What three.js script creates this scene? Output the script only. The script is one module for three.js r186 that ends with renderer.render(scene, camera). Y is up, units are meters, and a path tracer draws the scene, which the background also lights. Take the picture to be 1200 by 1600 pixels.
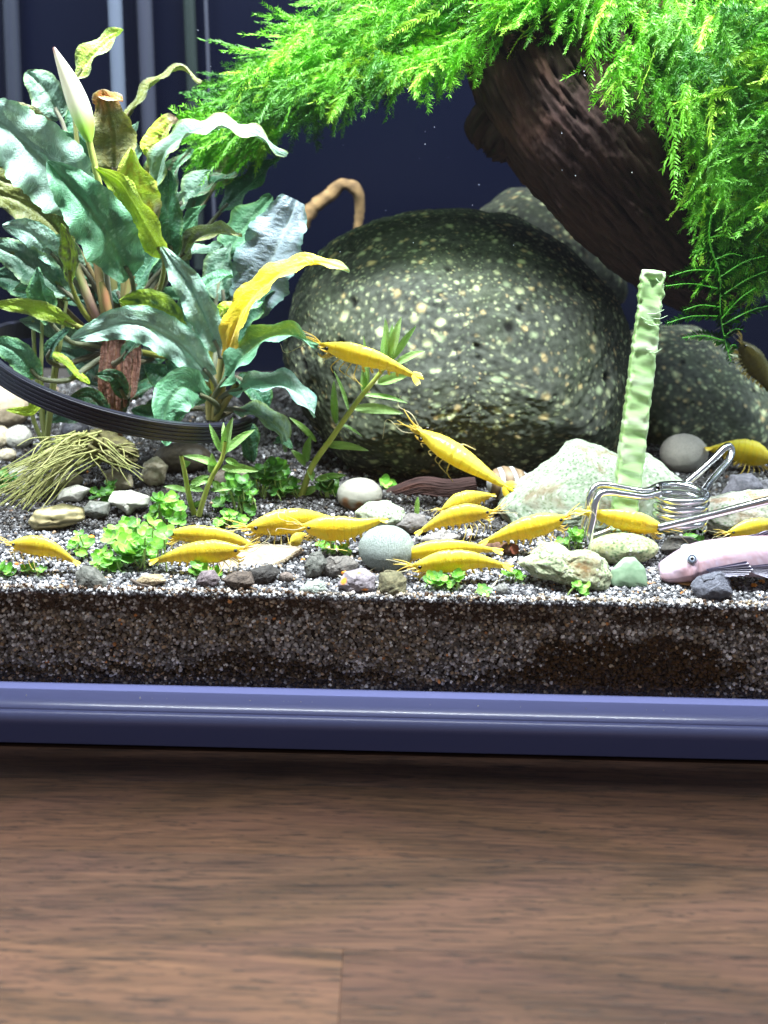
import * as THREE from 'three';
import { ImprovedNoise } from 'three/addons/math/ImprovedNoise.js';
import { mergeGeometries, mergeVertices } from 'three/addons/utils/BufferGeometryUtils.js';
import { RectAreaLightUniformsLib } from 'three/addons/lights/RectAreaLightUniformsLib.js';
import { RoundedBoxGeometry } from 'three/addons/geometries/RoundedBoxGeometry.js';

// ---------------------------------------------------------------- camera, lights, exposure
const scene = new THREE.Scene();
scene.background = new THREE.Color(0.19, 0.20, 0.235);          // the dim room round the tank
const camera = new THREE.PerspectiveCamera(50, 0.75, 0.01, 20);
camera.position.set(0, 0.158, 0.289);
camera.rotation.order = 'YXZ';
camera.rotation.set(-17 * Math.PI / 180, 0, 1.35 * Math.PI / 180);
camera.focus = 0.345;
camera.userData.fStop = 14;
camera.updateMatrixWorld(true); camera.updateProjectionMatrix();
const renderer = new THREE.WebGLRenderer({ antialias: true });
renderer.toneMapping = THREE.LinearToneMapping;
renderer.toneMappingExposure = 1.08;
renderer.shadowMap.enabled = true;
RectAreaLightUniformsLib.init();

const V = (x, y, z) => new THREE.Vector3(x, y, z);
const { sin, cos, PI, abs, min, max, sqrt, floor, pow, atan2, exp } = Math;
function areaLight(color, intensity, w, h, at, to) {
  const l = new THREE.RectAreaLight(color, intensity, w, h);
  l.position.copy(at); l.lookAt(to); l.name = 'area_light'; scene.add(l); return l;
}
const LED = { at: V(0.0, 0.50, -0.015), w: 0.46, d: 0.024 };
areaLight(new THREE.Color(0.90, 0.97, 1.0), 420, LED.w, LED.d, LED.at, V(0.0, 0, -0.100));
const ROOM = { at: V(-0.1, 2.2, -0.10), w: 1.0, h: 0.18 };
areaLight(new THREE.Color(1.0, 0.90, 0.84), 24, ROOM.w, ROOM.h, ROOM.at, V(-0.1, 0, -0.1));

// ---------------------------------------------------------------- helpers
function rngOf(seed) { let a = seed >>> 0; return () => { a = (a + 0x6d2b79f5) | 0; let t = Math.imul(a ^ (a >>> 15), 1 | a); t = (t + Math.imul(t ^ (t >>> 7), 61 | t)) ^ t; return ((t ^ (t >>> 14)) >>> 0) / 4294967296; }; }
const R0 = rngOf(7);
const rr = (a, b, r = R0) => a + (b - a) * r();
const lerp = (a, b, t) => a + (b - a) * t;
const clamp = (x, a = 0, b = 1) => min(b, max(a, x));
const sst = (a, b, x) => { const t = clamp((x - a) / (b - a)); return t * t * (3 - 2 * t); };
const mix3 = (a, b, t) => [lerp(a[0], b[0], t), lerp(a[1], b[1], t), lerp(a[2], b[2], t)];
const PN = new ImprovedNoise();
const noise = (x, y, z) => PN.noise(x + 37.3, y + 91.7, z + 13.1);
function fbm(x, y, z, o = 4) { let s = 0, a = 0.5; for (let i = 0; i < o; i++) { s += a * noise(x, y, z); x = x * 2.03 + 5; y = y * 2.03 + 3; z = z * 2.03 + 7; a *= 0.5; } return s; }
const h3 = (i, j, k, s) => { let n = Math.imul(i, 374761393) ^ Math.imul(j, 668265263) ^ Math.imul(k, 2147483647 ^ 40503) ^ Math.imul(s, 1274126177); n = Math.imul(n ^ (n >>> 13), 1274126177); n = Math.imul(n ^ (n >>> 16), 2246822519); return ((n ^ (n >>> 15)) >>> 0) / 4294967296; };
function worley(x, y, z) {                                            // [distance to nearest point, its random number]
  const a = floor(x), b = floor(y), c = floor(z); let best = 9, id = 0;
  for (let i = a - 1; i <= a + 1; i++) for (let j = b - 1; j <= b + 1; j++) for (let k = c - 1; k <= c + 1; k++) {
    const dx = i + h3(i, j, k, 1) - x, dy = j + h3(i, j, k, 2) - y, dz = k + h3(i, j, k, 3) - z, d = dx * dx + dy * dy + dz * dz;
    if (d < best) { best = d; id = h3(i, j, k, 4); }
  }
  return [sqrt(best), id];
}
// points of the photograph's frame (1200 x 1600) as lines of sight into the tank
const CAM = camera.position.clone(), CQ = camera.quaternion.clone();
const RIGHT = V(1, 0, 0).applyQuaternion(CQ), UP = V(0, 1, 0).applyQuaternion(CQ), FWD = V(0, 0, -1).applyQuaternion(CQ);
const FPX = 800 / Math.tan(25 * PI / 180);
const sight = (px, py) => FWD.clone().addScaledVector(RIGHT, (px - 600) / FPX).addScaledVector(UP, (800 - py) / FPX);
const P = (px, py, z) => { const d = sight(px, py); return CAM.clone().addScaledVector(d, (z - CAM.z) / d.z); };
const mpp = (p) => p.clone().sub(CAM).dot(FWD) / FPX;                 // metres per photo pixel at p
const GLASS = -0.005, BACK = -0.27;
const YF = P(600, 936, GLASS).y;
const bedY = (x, z) => YF + 0.075 * (GLASS - z) + 0.0022 * noise(x * 22, 0.3, z * 22) * sst(-0.006, -0.03, z);
function G(px, py) {                                                  // where that line of sight meets the gravel
  const d = sight(px, py); let z0 = GLASS, z1 = BACK;
  for (let i = 0; i < 40; i++) { const z = (z0 + z1) / 2, p = CAM.clone().addScaledVector(d, (z - CAM.z) / d.z); if (p.y > bedY(p.x, z)) z0 = z; else z1 = z; }
  return CAM.clone().addScaledVector(d, (z0 - CAM.z) / d.z);
}
const taken = {};
const numbered = (n) => { const k = taken[n] = (taken[n] ?? -1) + 1; return k ? n + '_' + String(k).padStart(3, '0') : n; };
function tag(o, label, category, group, kind) {
  o.userData.label = label; if (category) o.userData.category = category; if (group) o.userData.group = group; if (kind) o.userData.kind = kind; return o;
}
function thing(name, label, category, group, at) { const o = new THREE.Group(); o.name = numbered(name); if (at) o.position.copy(at); scene.add(o); return tag(o, label, category, group); }
function mesh(name, geo, mat, parent = scene) {
  const m = new THREE.Mesh(geo, mat); m.name = parent === scene ? numbered(name) : name; m.castShadow = m.receiveShadow = true; parent.add(m); return m;
}
function struct(name, geo, mat, label) { const m = mesh(name, geo, mat); m.userData.kind = 'structure'; if (label) m.userData.label = label; return m; }
// a mesh whose vertices are given in world places, set down at `at` (its own origin)
function placed(name, geo, mat, at, parent = scene) { geo.translate(-at.x, -at.y, -at.z); const m = mesh(name, geo, mat, parent); if (parent === scene) m.position.copy(at); return m; }
const std = (o) => new THREE.MeshStandardMaterial(o), phy = (o) => new THREE.MeshPhysicalMaterial(o);
function noiseTex(n, seed, f, repeat = 1) {                           // seamless grey noise for bump and roughness
  const d = new Uint8Array(n * n * 4);
  for (let y = 0; y < n; y++) for (let x = 0; x < n; x++) { const v = clamp(f(x / n, y / n)) * 255, i = (y * n + x) * 4; d[i] = d[i + 1] = d[i + 2] = v; d[i + 3] = 255; }
  const t = new THREE.DataTexture(d, n, n); t.wrapS = t.wrapT = THREE.RepeatWrapping; t.magFilter = THREE.LinearFilter; t.repeat.set(repeat, repeat); t.needsUpdate = true; return t;
}
const ring = (u, v, k, r, s) => fbm(cos(2 * PI * u) * r * k + s, sin(2 * PI * u) * r * k + cos(2 * PI * v) * r * k, sin(2 * PI * v) * r * k + s, 3);
const grainTex = noiseTex(256, 1, (u, v) => 0.5 + 0.9 * ring(u, v, 14, 1, 2));
const leafTex = noiseTex(256, 3, (u, v) => 0.5 + 0.9 * ring(u, v, 5, 1, 6));
function tube(pts, r0, r1, seg = 24, sides = 7, closedEnds = true) {   // tapered tube through points
  const c = new THREE.CatmullRomCurve3(pts), g = new THREE.TubeGeometry(c, seg, 1, sides, false), p = g.attributes.position, q = V(), rad = typeof r0 === 'function' ? r0 : (t) => lerp(r0, r1, t);
  for (let i = 0; i <= seg; i++) { c.getPointAt(i / seg, q); for (let j = 0; j <= sides; j++) { const k = i * (sides + 1) + j, r = rad(i / seg); p.setXYZ(k, q.x + (p.getX(k) - q.x) * r, q.y + (p.getY(k) - q.y) * r, q.z + (p.getZ(k) - q.z) * r); } }
  if (!closedEnds) return g;
  const idx = Array.from(g.index.array), pos = Array.from(p.array), nor = Array.from(g.attributes.normal.array), uv = Array.from(g.attributes.uv.array);
  for (const i of [0, seg]) { c.getPointAt(i / seg, q); const t = c.getTangentAt(i / seg).multiplyScalar(i ? 1 : -1), n = pos.length / 3; t.normalize(); pos.push(q.x, q.y, q.z); nor.push(t.x, t.y, t.z); uv.push(0, 0); for (let j = 0; j < sides; j++) { const a = i * (sides + 1) + j; i ? idx.push(n, a, a + 1) : idx.push(n, a + 1, a); } }
  const o = new THREE.BufferGeometry(); o.setIndex(idx); o.setAttribute('position', new THREE.Float32BufferAttribute(pos, 3)); o.setAttribute('normal', new THREE.Float32BufferAttribute(nor, 3)); o.setAttribute('uv', new THREE.Float32BufferAttribute(uv, 2)); return o;
}
function paint(g, f) { const p = g.attributes.position, c = new Float32Array(p.count * 3); for (let i = 0; i < p.count; i++) { const k = f(p.getX(i), p.getY(i), p.getZ(i), i); c[i * 3] = max(0, k[0]); c[i * 3 + 1] = max(0, k[1]); c[i * 3 + 2] = max(0, k[2]); } g.setAttribute('color', new THREE.Float32BufferAttribute(c, 3)); return g; }
const balls = {};
function ball(detail) { if (!balls[detail]) { const g = new THREE.IcosahedronGeometry(1, detail); g.deleteAttribute('uv'); g.deleteAttribute('normal'); balls[detail] = mergeVertices(g, 1e-6); } return balls[detail].clone(); }

// ---------------------------------------------------------------- room, table, tank
{ // ceiling lamp of the room (out of the frame): what lights the table and the trim
  const t = thing('ceiling_lamp', 'flat white rectangular lamp hanging over the table outside the picture', 'ceiling lamp', null, ROOM.at);
  const q = new THREE.Object3D(); q.position.copy(ROOM.at); q.lookAt(V(-0.1, 9, -0.1)); t.quaternion.copy(q.quaternion);
  const body = mesh('lamp_housing', new RoundedBoxGeometry(ROOM.w + 0.04, ROOM.h + 0.04, 0.04, 2, 0.01), std({ color: 0xdddddd, roughness: 0.6 }), t); body.position.z = 0.026;
  const glow = mesh('lamp_diffuser', new THREE.PlaneGeometry(ROOM.w, ROOM.h).rotateY(PI), std({ color: 0xffffff, emissive: new THREE.Color(1, 0.92, 0.9), emissiveIntensity: 1.4 }), t); glow.position.z = 0.004;
}
{ // aquarium lamp
  const t = thing('aquarium_lamp', 'slim white aquarium lamp bar hung above the tank outside the picture', 'aquarium lamp', null, LED.at);
  const b = mesh('lamp_housing', new RoundedBoxGeometry(LED.w + 0.02, 0.016, LED.d + 0.014, 2, 0.004), std({ color: 0x333333, roughness: 0.4, metalness: 0.6 }), t); b.position.y = 0.012;
  const g = mesh('lamp_diffuser', new THREE.PlaneGeometry(LED.w, LED.d).rotateX(PI / 2), std({ color: 0xffffff, emissive: new THREE.Color(0.9, 0.97, 1), emissiveIntensity: 8 }), t); g.position.y = 0.003;
}
// unseen added hood above the front pane (out of the frame): keeps the lamp off the table
{
  const light_shield = mesh('added_light_shield', new RoundedBoxGeometry(0.62, 0.15, 0.006, 2, 0.002), std({ color: 0x101114, roughness: 0.5 }));
  light_shield.position.set(0, 0.279, 0.001); // 
 tag(light_shield, 'added unseen lamp-blocking hood above the glass outside the picture', 'light_shield');
  const shade_board = mesh('added_shade_board', new RoundedBoxGeometry(1.4, 0.03, 0.42, 2, 0.003), std({ color: new THREE.Color(0.12, 0.07, 0.045), roughness: 0.6 }));  // unseen board, added to shade the table close to the tank
  shade_board.position.set(0, 0.75, -0.192); tag(shade_board, 'added unseen table-shading shelf above the aquarium outside the picture', 'shade_board');
}
// table of glued staves
{
  const W = 2048, H = 512, d = new Uint8Array(W * H * 4), bump = new Uint8Array(W * H * 4), r = rngOf(31), px = new Float32Array(W * H);
  for (let k = 0; k < 5200; k++) { const y = floor(r() * H), x = r() * W, l = 8 + r() * r() * 110, a = 0.2 + 0.8 * r(); for (let i = 0; i < l; i++) { const f = a * sin(PI * i / l), yy = (y + floor(1.5 * noise((x + i) * 0.01, y, 2)) + H) % H; px[yy * W + floor(x + i) % W] += f; px[((yy + 1) % H) * W + floor(x + i) % W] += f * 0.8; if (k % 5 < 2) px[((yy + 2) % H) * W + floor(x + i) % W] += f * 0.7; } }
  for (let y = 0; y < H; y++) for (let x = 0; x < W; x++) {
    const u = x / W, cx = cos(2 * PI * u), cy = sin(2 * PI * u), v = y / H;
    const fine = fbm(cx * 5, cy * 5 + v * 160, v * 40, 3), band = fbm(cx * 1.1, cy * 1.1 + v * 9, 4.2, 3), streak = fbm(cx * 2.4 + 3, cy * 2.4 + v * 46, 1.2, 3);
    let t = 0.50 + 0.85 * fine + 0.5 * band + 0.45 * streak; const red = 0.5 + 0.9 * fbm(cx * 1.3 + 9, cy * 1.3 + v * 5, 8, 2);
    let c = mix3(mix3([0.015, 0.008, 0.005], [0.080, 0.041, 0.022], clamp(t)), [0.10, 0.046, 0.037], clamp(red - 0.35) * 0.55);
    const p = min(1, px[y * W + x]); c = mix3(c, [0.009, 0.006, 0.005], p * 0.9);
    const i = (y * W + x) * 4; for (let k = 0; k < 3; k++) d[i + k] = 255 * pow(clamp(c[k]), 1 / 2.2); d[i + 3] = 255;
    bump[i] = bump[i + 1] = bump[i + 2] = 255 * clamp(0.7 + 0.25 * fine - 0.6 * p); bump[i + 3] = 255;
  }
  const mk = (a, srgb) => { const t = new THREE.DataTexture(a, W, H); t.wrapS = t.wrapT = THREE.RepeatWrapping; t.magFilter = THREE.LinearFilter; if (srgb) t.colorSpace = THREE.SRGBColorSpace; t.needsUpdate = true; return t; };
  const map = mk(d, true), bm = mk(bump), mats = [[1, 1, 1], [1.12, 1.05, 1.0], [0.9, 0.86, 0.85], [0.95, 0.92, 0.95], [1.4, 1.36, 1.3]].map((c) => phy({ map, bumpMap: bm, bumpScale: 0.00005, roughness: 0.42, specularIntensity: 0.35, color: new THREE.Color(...c) }));
  const table = thing('table', 'dark brown wooden table top of glued staves under the aquarium', 'table', null, V(0, 0, 0)); const rw = rngOf(5);
  const rows = [[-0.32, -0.2], [-0.2, -0.071], [-0.071, -0.0385], [-0.0385, -0.006], [-0.006, 0.0265], [0.0265, 0.059], [0.059, P(300, 1524, 0).y > 0 ? 0.0918 : 0.0918], [0.0918, 0.125], [0.125, 0.158], [0.158, 0.25], [0.25, 0.4], [0.4, 0.6]];
  rows.forEach(([z0, z1], k) => {
    let x = -0.62 - 0.2 * rw(), cuts = [];
    const joint = k === 7 ? -0.0065 : null;
    if (joint !== null) cuts = [-0.7, -0.31, joint, 0.37, 0.7]; else { while (x < 0.6) { cuts.push(x); x += 0.36 + 0.3 * rw(); } cuts.push(0.72); if (k > 3 && k < 7) cuts = cuts.filter((c) => abs(c) > 0.13); }
    for (let i = 0; i + 1 < cuts.length; i++) {
      const w = cuts[i + 1] - cuts[i] - 0.00004, dd = z1 - z0 - 0.00004, g = new RoundedBoxGeometry(w, 0.03, dd, 1, 0.00012), p = g.attributes.position, uv = g.attributes.uv, ou = rw(), ov = rw();
      for (let n = 0; n < p.count; n++) uv.setXY(n, p.getX(n) / 0.34 + ou, (p.getZ(n) + p.getY(n)) / 0.085 + ov);
      const m = mesh('stave', g, mats[joint !== null ? (i === 1 ? 4 : 3) : floor(rw() * 4)], table); m.position.set((cuts[i] + cuts[i + 1]) / 2, -0.015, (z0 + z1) / 2);
    }
  });
}
// tank: bottom trim, panes, back
const tank = thing('aquarium', 'glass aquarium with a glossy black bottom trim, its blue sheen put into the colour, standing on the wooden table', 'aquarium', null, V(0, 0, 0));
{
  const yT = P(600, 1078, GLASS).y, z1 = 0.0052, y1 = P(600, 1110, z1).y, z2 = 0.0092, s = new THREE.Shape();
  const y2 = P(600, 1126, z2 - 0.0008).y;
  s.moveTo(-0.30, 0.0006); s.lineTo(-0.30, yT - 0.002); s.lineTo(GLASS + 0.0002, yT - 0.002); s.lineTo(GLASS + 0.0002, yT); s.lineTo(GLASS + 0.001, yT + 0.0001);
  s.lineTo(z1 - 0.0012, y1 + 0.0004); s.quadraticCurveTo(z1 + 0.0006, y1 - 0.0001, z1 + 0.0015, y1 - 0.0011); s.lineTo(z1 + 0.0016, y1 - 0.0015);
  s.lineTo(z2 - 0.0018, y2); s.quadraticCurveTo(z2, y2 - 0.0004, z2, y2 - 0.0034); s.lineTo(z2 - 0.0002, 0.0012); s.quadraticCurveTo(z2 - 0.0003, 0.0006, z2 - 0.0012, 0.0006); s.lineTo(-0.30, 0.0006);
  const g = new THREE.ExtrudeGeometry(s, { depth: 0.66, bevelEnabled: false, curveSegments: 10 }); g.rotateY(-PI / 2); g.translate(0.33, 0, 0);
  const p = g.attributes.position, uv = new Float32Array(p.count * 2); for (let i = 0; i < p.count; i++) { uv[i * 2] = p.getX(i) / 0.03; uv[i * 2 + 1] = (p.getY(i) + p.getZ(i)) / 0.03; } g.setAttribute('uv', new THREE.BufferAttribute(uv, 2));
  mesh('bottom_trim', g, phy({ color: new THREE.Color(0.125, 0.137, 0.29), roughness: 0.3, specularIntensity: 0.8, clearcoat: 0.7, clearcoatRoughness: 0.12 }), tank);  // blue sheen on the black plastic is put into its base colour
  const pane = phy({ color: 0xffffff, transmission: 1, roughness: 0, thickness: 0, ior: 1.33, specularIntensity: 0.68 });
  const f = mesh('front_pane', new THREE.BoxGeometry(0.6, 0.36, 0.0036), pane, tank); f.position.set(0, yT + 0.1782, GLASS + 0.0022);
  const back = mesh('back_panel', new THREE.BoxGeometry(0.62, 0.36, 0.006), phy({ color: new THREE.Color(0.0012, 0.0020, 0.0075), roughness: 0.25, specularIntensity: 0.5 }), tank); back.position.set(0, 0.19, BACK - 0.004);
  for (const sx of [-1, 1]) { const b = mesh('mirror_side', new THREE.BoxGeometry(0.006, 0.36, 0.262), phy({ color: new THREE.Color(0.42, 0.47, 0.52), roughness: 0.12, metalness: 0.9 }), tank); b.position.set(sx * 0.255, 0.19, -0.138); }  // mirror finish added to the sides to throw light into the shadows
  // specks drifting in the water and clinging to the glass
}
// ---------------------------------------------------------------- gravel
{
  const nx = 150, nz = 110, pos = [], idx = [], x0 = -0.25, x1 = 0.25, zA = GLASS - 0.0018, yB = P(600, 1078, GLASS).y - 0.0015;
  const Y = (x, z) => bedY(x, z) - 0.0012;
  for (let k = 0; k <= nz; k++) for (let i = 0; i <= nx; i++) { const x = lerp(x0, x1, i / nx), z = lerp(zA, BACK, k / nz); pos.push(x, Y(x, z), z); }
  for (let k = 0; k < nz; k++) for (let i = 0; i < nx; i++) { const a = k * (nx + 1) + i; idx.push(a, a + 1, a + nx + 2, a, a + nx + 2, a + nx + 1); }
  const b = pos.length / 3; for (let i = 0; i <= nx; i++) { const x = lerp(x0, x1, i / nx); pos.push(x, Y(x, zA), zA, x, yB, zA); }
  for (let i = 0; i < nx; i++) { const a = b + i * 2; idx.push(a, a + 1, a + 3, a, a + 3, a + 2); }
  const g = new THREE.BufferGeometry(); g.setIndex(idx); g.setAttribute('position', new THREE.Float32BufferAttribute(pos, 3)); g.computeVertexNormals();
  struct('gravel_bed', paint(g, (x, y, z) => mix3([0.035, 0.03, 0.027], [0.012, 0.01, 0.008], 0.5 + 0.8 * fbm(x * 400, y * 400, z * 400, 2))), std({ vertexColors: true, roughness: 0.95 }), 'bed of fine dark gravel behind the front glass');
  // loose grains over the top and against the glass
  const kinds = [1, 2, 3].map((s) => { const q = ball(1), p = q.attributes.position; for (let i = 0; i < p.count; i++) { const v = V(p.getX(i), p.getY(i), p.getZ(i)), f = 0.78 + 0.5 * h3(i, s, 3, 5); p.setXYZ(i, v.x * f, v.y * f * 0.8, v.z * f * 0.9); } const n = q.toNonIndexed(); n.computeVertexNormals(); return n; });
  const gm = phy({ color: 0xffffff, roughness: 0.42, specularIntensity: 0.7 }), r = rngOf(99), list = [[], [], []];
  const tone = (face, x, y, z) => {
    const k = r(); let c = k < 0.24 ? [0.018, 0.019, 0.022] : k < 0.5 ? [0.06, 0.06, 0.066] : k < 0.72 ? [0.17, 0.17, 0.18] : k < 0.88 ? [0.36, 0.36, 0.38] : k < 0.955 ? [0.6, 0.6, 0.62] : k < 0.996 ? [0.27, 0.19, 0.12] : [0.5, 0.2, 0.05];
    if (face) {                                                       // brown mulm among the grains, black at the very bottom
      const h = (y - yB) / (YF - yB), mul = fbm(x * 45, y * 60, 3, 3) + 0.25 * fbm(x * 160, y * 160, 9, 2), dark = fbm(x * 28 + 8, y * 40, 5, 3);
      c = [c[0] * 1.9 + 0.085, c[1] * 1.8 + 0.070, c[2] * 1.6 + 0.05]; if (mul > 0.06 && r() < 0.5) c = mix3([c[0] * 0.85, c[1] * 0.74, c[2] * 0.58], r() < 0.5 ? [0.14, 0.10, 0.055] : [0.32, 0.25, 0.16], 0.4);  // grains at the glass lightened in colour, in place of missing light
      else if (r() < 0.2) c = [c[0] * 0.8, c[1] * 0.7, c[2] * 0.56];
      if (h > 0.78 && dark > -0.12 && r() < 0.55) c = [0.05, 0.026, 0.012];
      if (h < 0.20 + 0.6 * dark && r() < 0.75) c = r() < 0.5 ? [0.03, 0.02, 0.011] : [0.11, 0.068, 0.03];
      const bx = (x - P(980, 1050, GLASS).x) / 0.032, by = (y - P(980, 1045, GLASS).y) / 0.010; // the rusty patch near the right
      if (bx * bx + by * by < 1 + 1.6 * fbm(x * 120, y * 120, 2, 2) && r() < 0.85) c = r() < 0.55 ? [0.10, 0.048, 0.010] : [0.035, 0.018, 0.006];
    }
    return c;
  };
  const add = (x, y, z, s, c) => list[floor(r() * 3)].push([x, y, z, s, c]);
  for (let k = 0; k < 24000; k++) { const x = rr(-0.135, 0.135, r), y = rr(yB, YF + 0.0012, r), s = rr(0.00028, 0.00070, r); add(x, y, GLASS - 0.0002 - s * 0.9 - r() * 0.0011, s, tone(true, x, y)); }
  for (let k = 0; k < 92000; k++) {
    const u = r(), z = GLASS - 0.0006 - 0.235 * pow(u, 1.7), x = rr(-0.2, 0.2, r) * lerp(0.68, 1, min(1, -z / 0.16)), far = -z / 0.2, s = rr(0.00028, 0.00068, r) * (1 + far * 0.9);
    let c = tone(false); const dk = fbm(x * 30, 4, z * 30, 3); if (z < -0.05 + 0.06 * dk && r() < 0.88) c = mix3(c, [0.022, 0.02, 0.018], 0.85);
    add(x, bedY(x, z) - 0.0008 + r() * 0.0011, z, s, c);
  }
  const M = new THREE.Matrix4(), q = new THREE.Quaternion(), e = new THREE.Euler();
  list.forEach((a, i) => {
    const im = new THREE.InstancedMesh(kinds[i], gm, a.length); im.name = numbered('gravel_grains'); im.castShadow = im.receiveShadow = true;
    a.forEach(([x, y, z, s, c], n) => { e.set(r() * 6, r() * 6, r() * 6); q.setFromEuler(e); M.compose(V(x, y, z), q, V(s, s, s)); im.setMatrixAt(n, M); im.setColorAt(n, new THREE.Color().setRGB(...c)); });
    tag(im, 'fine black, grey and white gravel grains covering the tank floor', null, null, 'stuff'); scene.add(im);
  });
}

// ---------------------------------------------------------------- stones
// outline: points of the photograph round the stone; it becomes a body with real depth, resting on the gravel (or at z)
function stone(name, label, category, outline, o = {}) {
  let xs = outline.map((p) => p[0]), ys = outline.map((p) => p[1]);
  if (outline.length === 2) {                                         // a box: rounded stone
    const [a, b] = outline, cx = (a[0] + b[0]) / 2, cy = (a[1] + b[1]) / 2, n = 20; outline = [];
    for (let i = 0; i < n; i++) { const t = i / n * 2 * PI; outline.push([cx + (b[0] - a[0]) / 2 * cos(t), cy + (b[1] - a[1]) / 2 * sin(t)]); }
    xs = [a[0], b[0]]; ys = [a[1], b[1]];
  }
  const cx = (min(...xs) + max(...xs)) / 2, cy = (min(...ys) + max(...ys)) / 2, hw = (max(...xs) - min(...xs)) / 2, hh = (max(...ys) - min(...ys)) / 2;
  const N = 180, rad = new Float32Array(N).fill(1);
  for (let i = 0; i < N; i++) {                                       // radius of the outline in each direction
    const t = i / N * 2 * PI, dx = cos(t), dy = sin(t); let best = 0;
    for (let k = 0; k < outline.length; k++) {
      const [ax, ay] = outline[k], [bx, by] = outline[(k + 1) % outline.length], ex = bx - ax, ey = by - ay, den = dx * ey - dy * ex; if (abs(den) < 1e-9) continue;
      const s = ((ax - cx) * ey - (ay - cy) * ex) / den, w = ((ax - cx) * dy - (ay - cy) * dx) / den; if (s > 0 && w >= 0 && w <= 1) best = max(best, s);
    }
    rad[i] = best || 1;
  }
  const sm = o.smooth ?? 3; let Rr = rad; for (let k = 0; k < sm; k++) { const n = new Float32Array(N); for (let i = 0; i < N; i++) n[i] = (Rr[(i + N - 1) % N] + 2 * Rr[i] + Rr[(i + 1) % N]) / 4; Rr = n; }
  const Rad = (t) => { const f = ((t / (2 * PI)) % 1 + 1) % 1 * N, i = floor(f); return lerp(Rr[i % N], Rr[(i + 1) % N], f - i); };
  const depthPx = (o.depth ?? 0.85) * (hw + hh) / 2;
  let z = o.z; if (z === undefined) { let z0 = GLASS - 0.001, z1 = BACK; for (let i = 0; i < 40; i++) { z = (z0 + z1) / 2; const p = P(cx, cy, z); if (p.y - hh * (o.sink ?? 0.8) * mpp(p) > bedY(p.x, z)) z0 = z; else z1 = z; } }
  z -= o.push ?? 0; const c = P(cx, cy, z), m = mpp(c); { const lim = GLASS - 0.0015 - depthPx * m * 0.95; if (c.z > lim && o.z === undefined) c.copy(P(cx, cy, lim)); }
  const g = ball(o.detail ?? 24), p = g.attributes.position, sd = o.seed ?? hw, rough = o.rough ?? 0.06, fq = o.freq ?? 2.2, loc = [];
  for (let i = 0; i < p.count; i++) {
    const d = V(p.getX(i), p.getY(i), p.getZ(i)), rho = sqrt(d.x * d.x + d.y * d.y), t = atan2(-d.y, d.x);
    let f = 1 + rough * 2 * fbm(d.x * fq + sd, d.y * fq, d.z * fq, 5);
    if (o.facet) { const w = worley(d.x * o.facet + sd, d.y * o.facet, d.z * o.facet); f += (o.facetAmp ?? 0.12) * (w[1] - 0.5) + 0.1 * (0.5 - w[0]); }
    if (o.disp) f += o.disp(d, sd);
    const R = Rad(t) * m, px = rho > 1e-6 ? d.x / rho : 0, py = rho > 1e-6 ? d.y / rho : 0, q = o.box ? pow(rho, o.box) : rho, dz = o.box ? Math.sign(d.z) * pow(abs(d.z), o.box) : d.z;
    loc.push(d); const v = RIGHT.clone().multiplyScalar(px * q * R * f).addScaledVector(UP, py * q * R * f).addScaledVector(FWD, dz * depthPx * m * f + (o.lean ?? 0.15) * py * q * R * f); p.setXYZ(i, v.x, v.y, v.z);
  }
  g.computeVertexNormals();
  { const uv = new Float32Array(p.count * 2); for (let i = 0; i < p.count; i++) { uv[i * 2] = p.getX(i) / 0.009 + p.getZ(i) / 0.02; uv[i * 2 + 1] = p.getY(i) / 0.009 + p.getZ(i) / 0.02; } g.setAttribute('uv', new THREE.BufferAttribute(uv, 2)); }
  if (o.color) paint(g, (x, y, zz, i) => o.color(loc[i], x, y, zz, sd));
  let gg = g; if (o.flat) { gg = g.toNonIndexed(); gg.computeVertexNormals(); }
  const me = mesh(name, gg, o.mat ?? stoneMat); me.position.copy(c); tag(me, label, category, o.group); me.userData.centre = undefined; delete me.userData.centre; return me;
}
const boulderMat = phy({ vertexColors: true, roughness: 0.95, specularIntensity: 0.15, bumpMap: grainTex, bumpScale: 0.0002 }), stoneMat = std({ vertexColors: true, roughness: 0.85, bumpMap: grainTex, bumpScale: 0.00045 }), slickMat = phy({ vertexColors: true, roughness: 0.5, specularIntensity: 0.6 });
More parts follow.
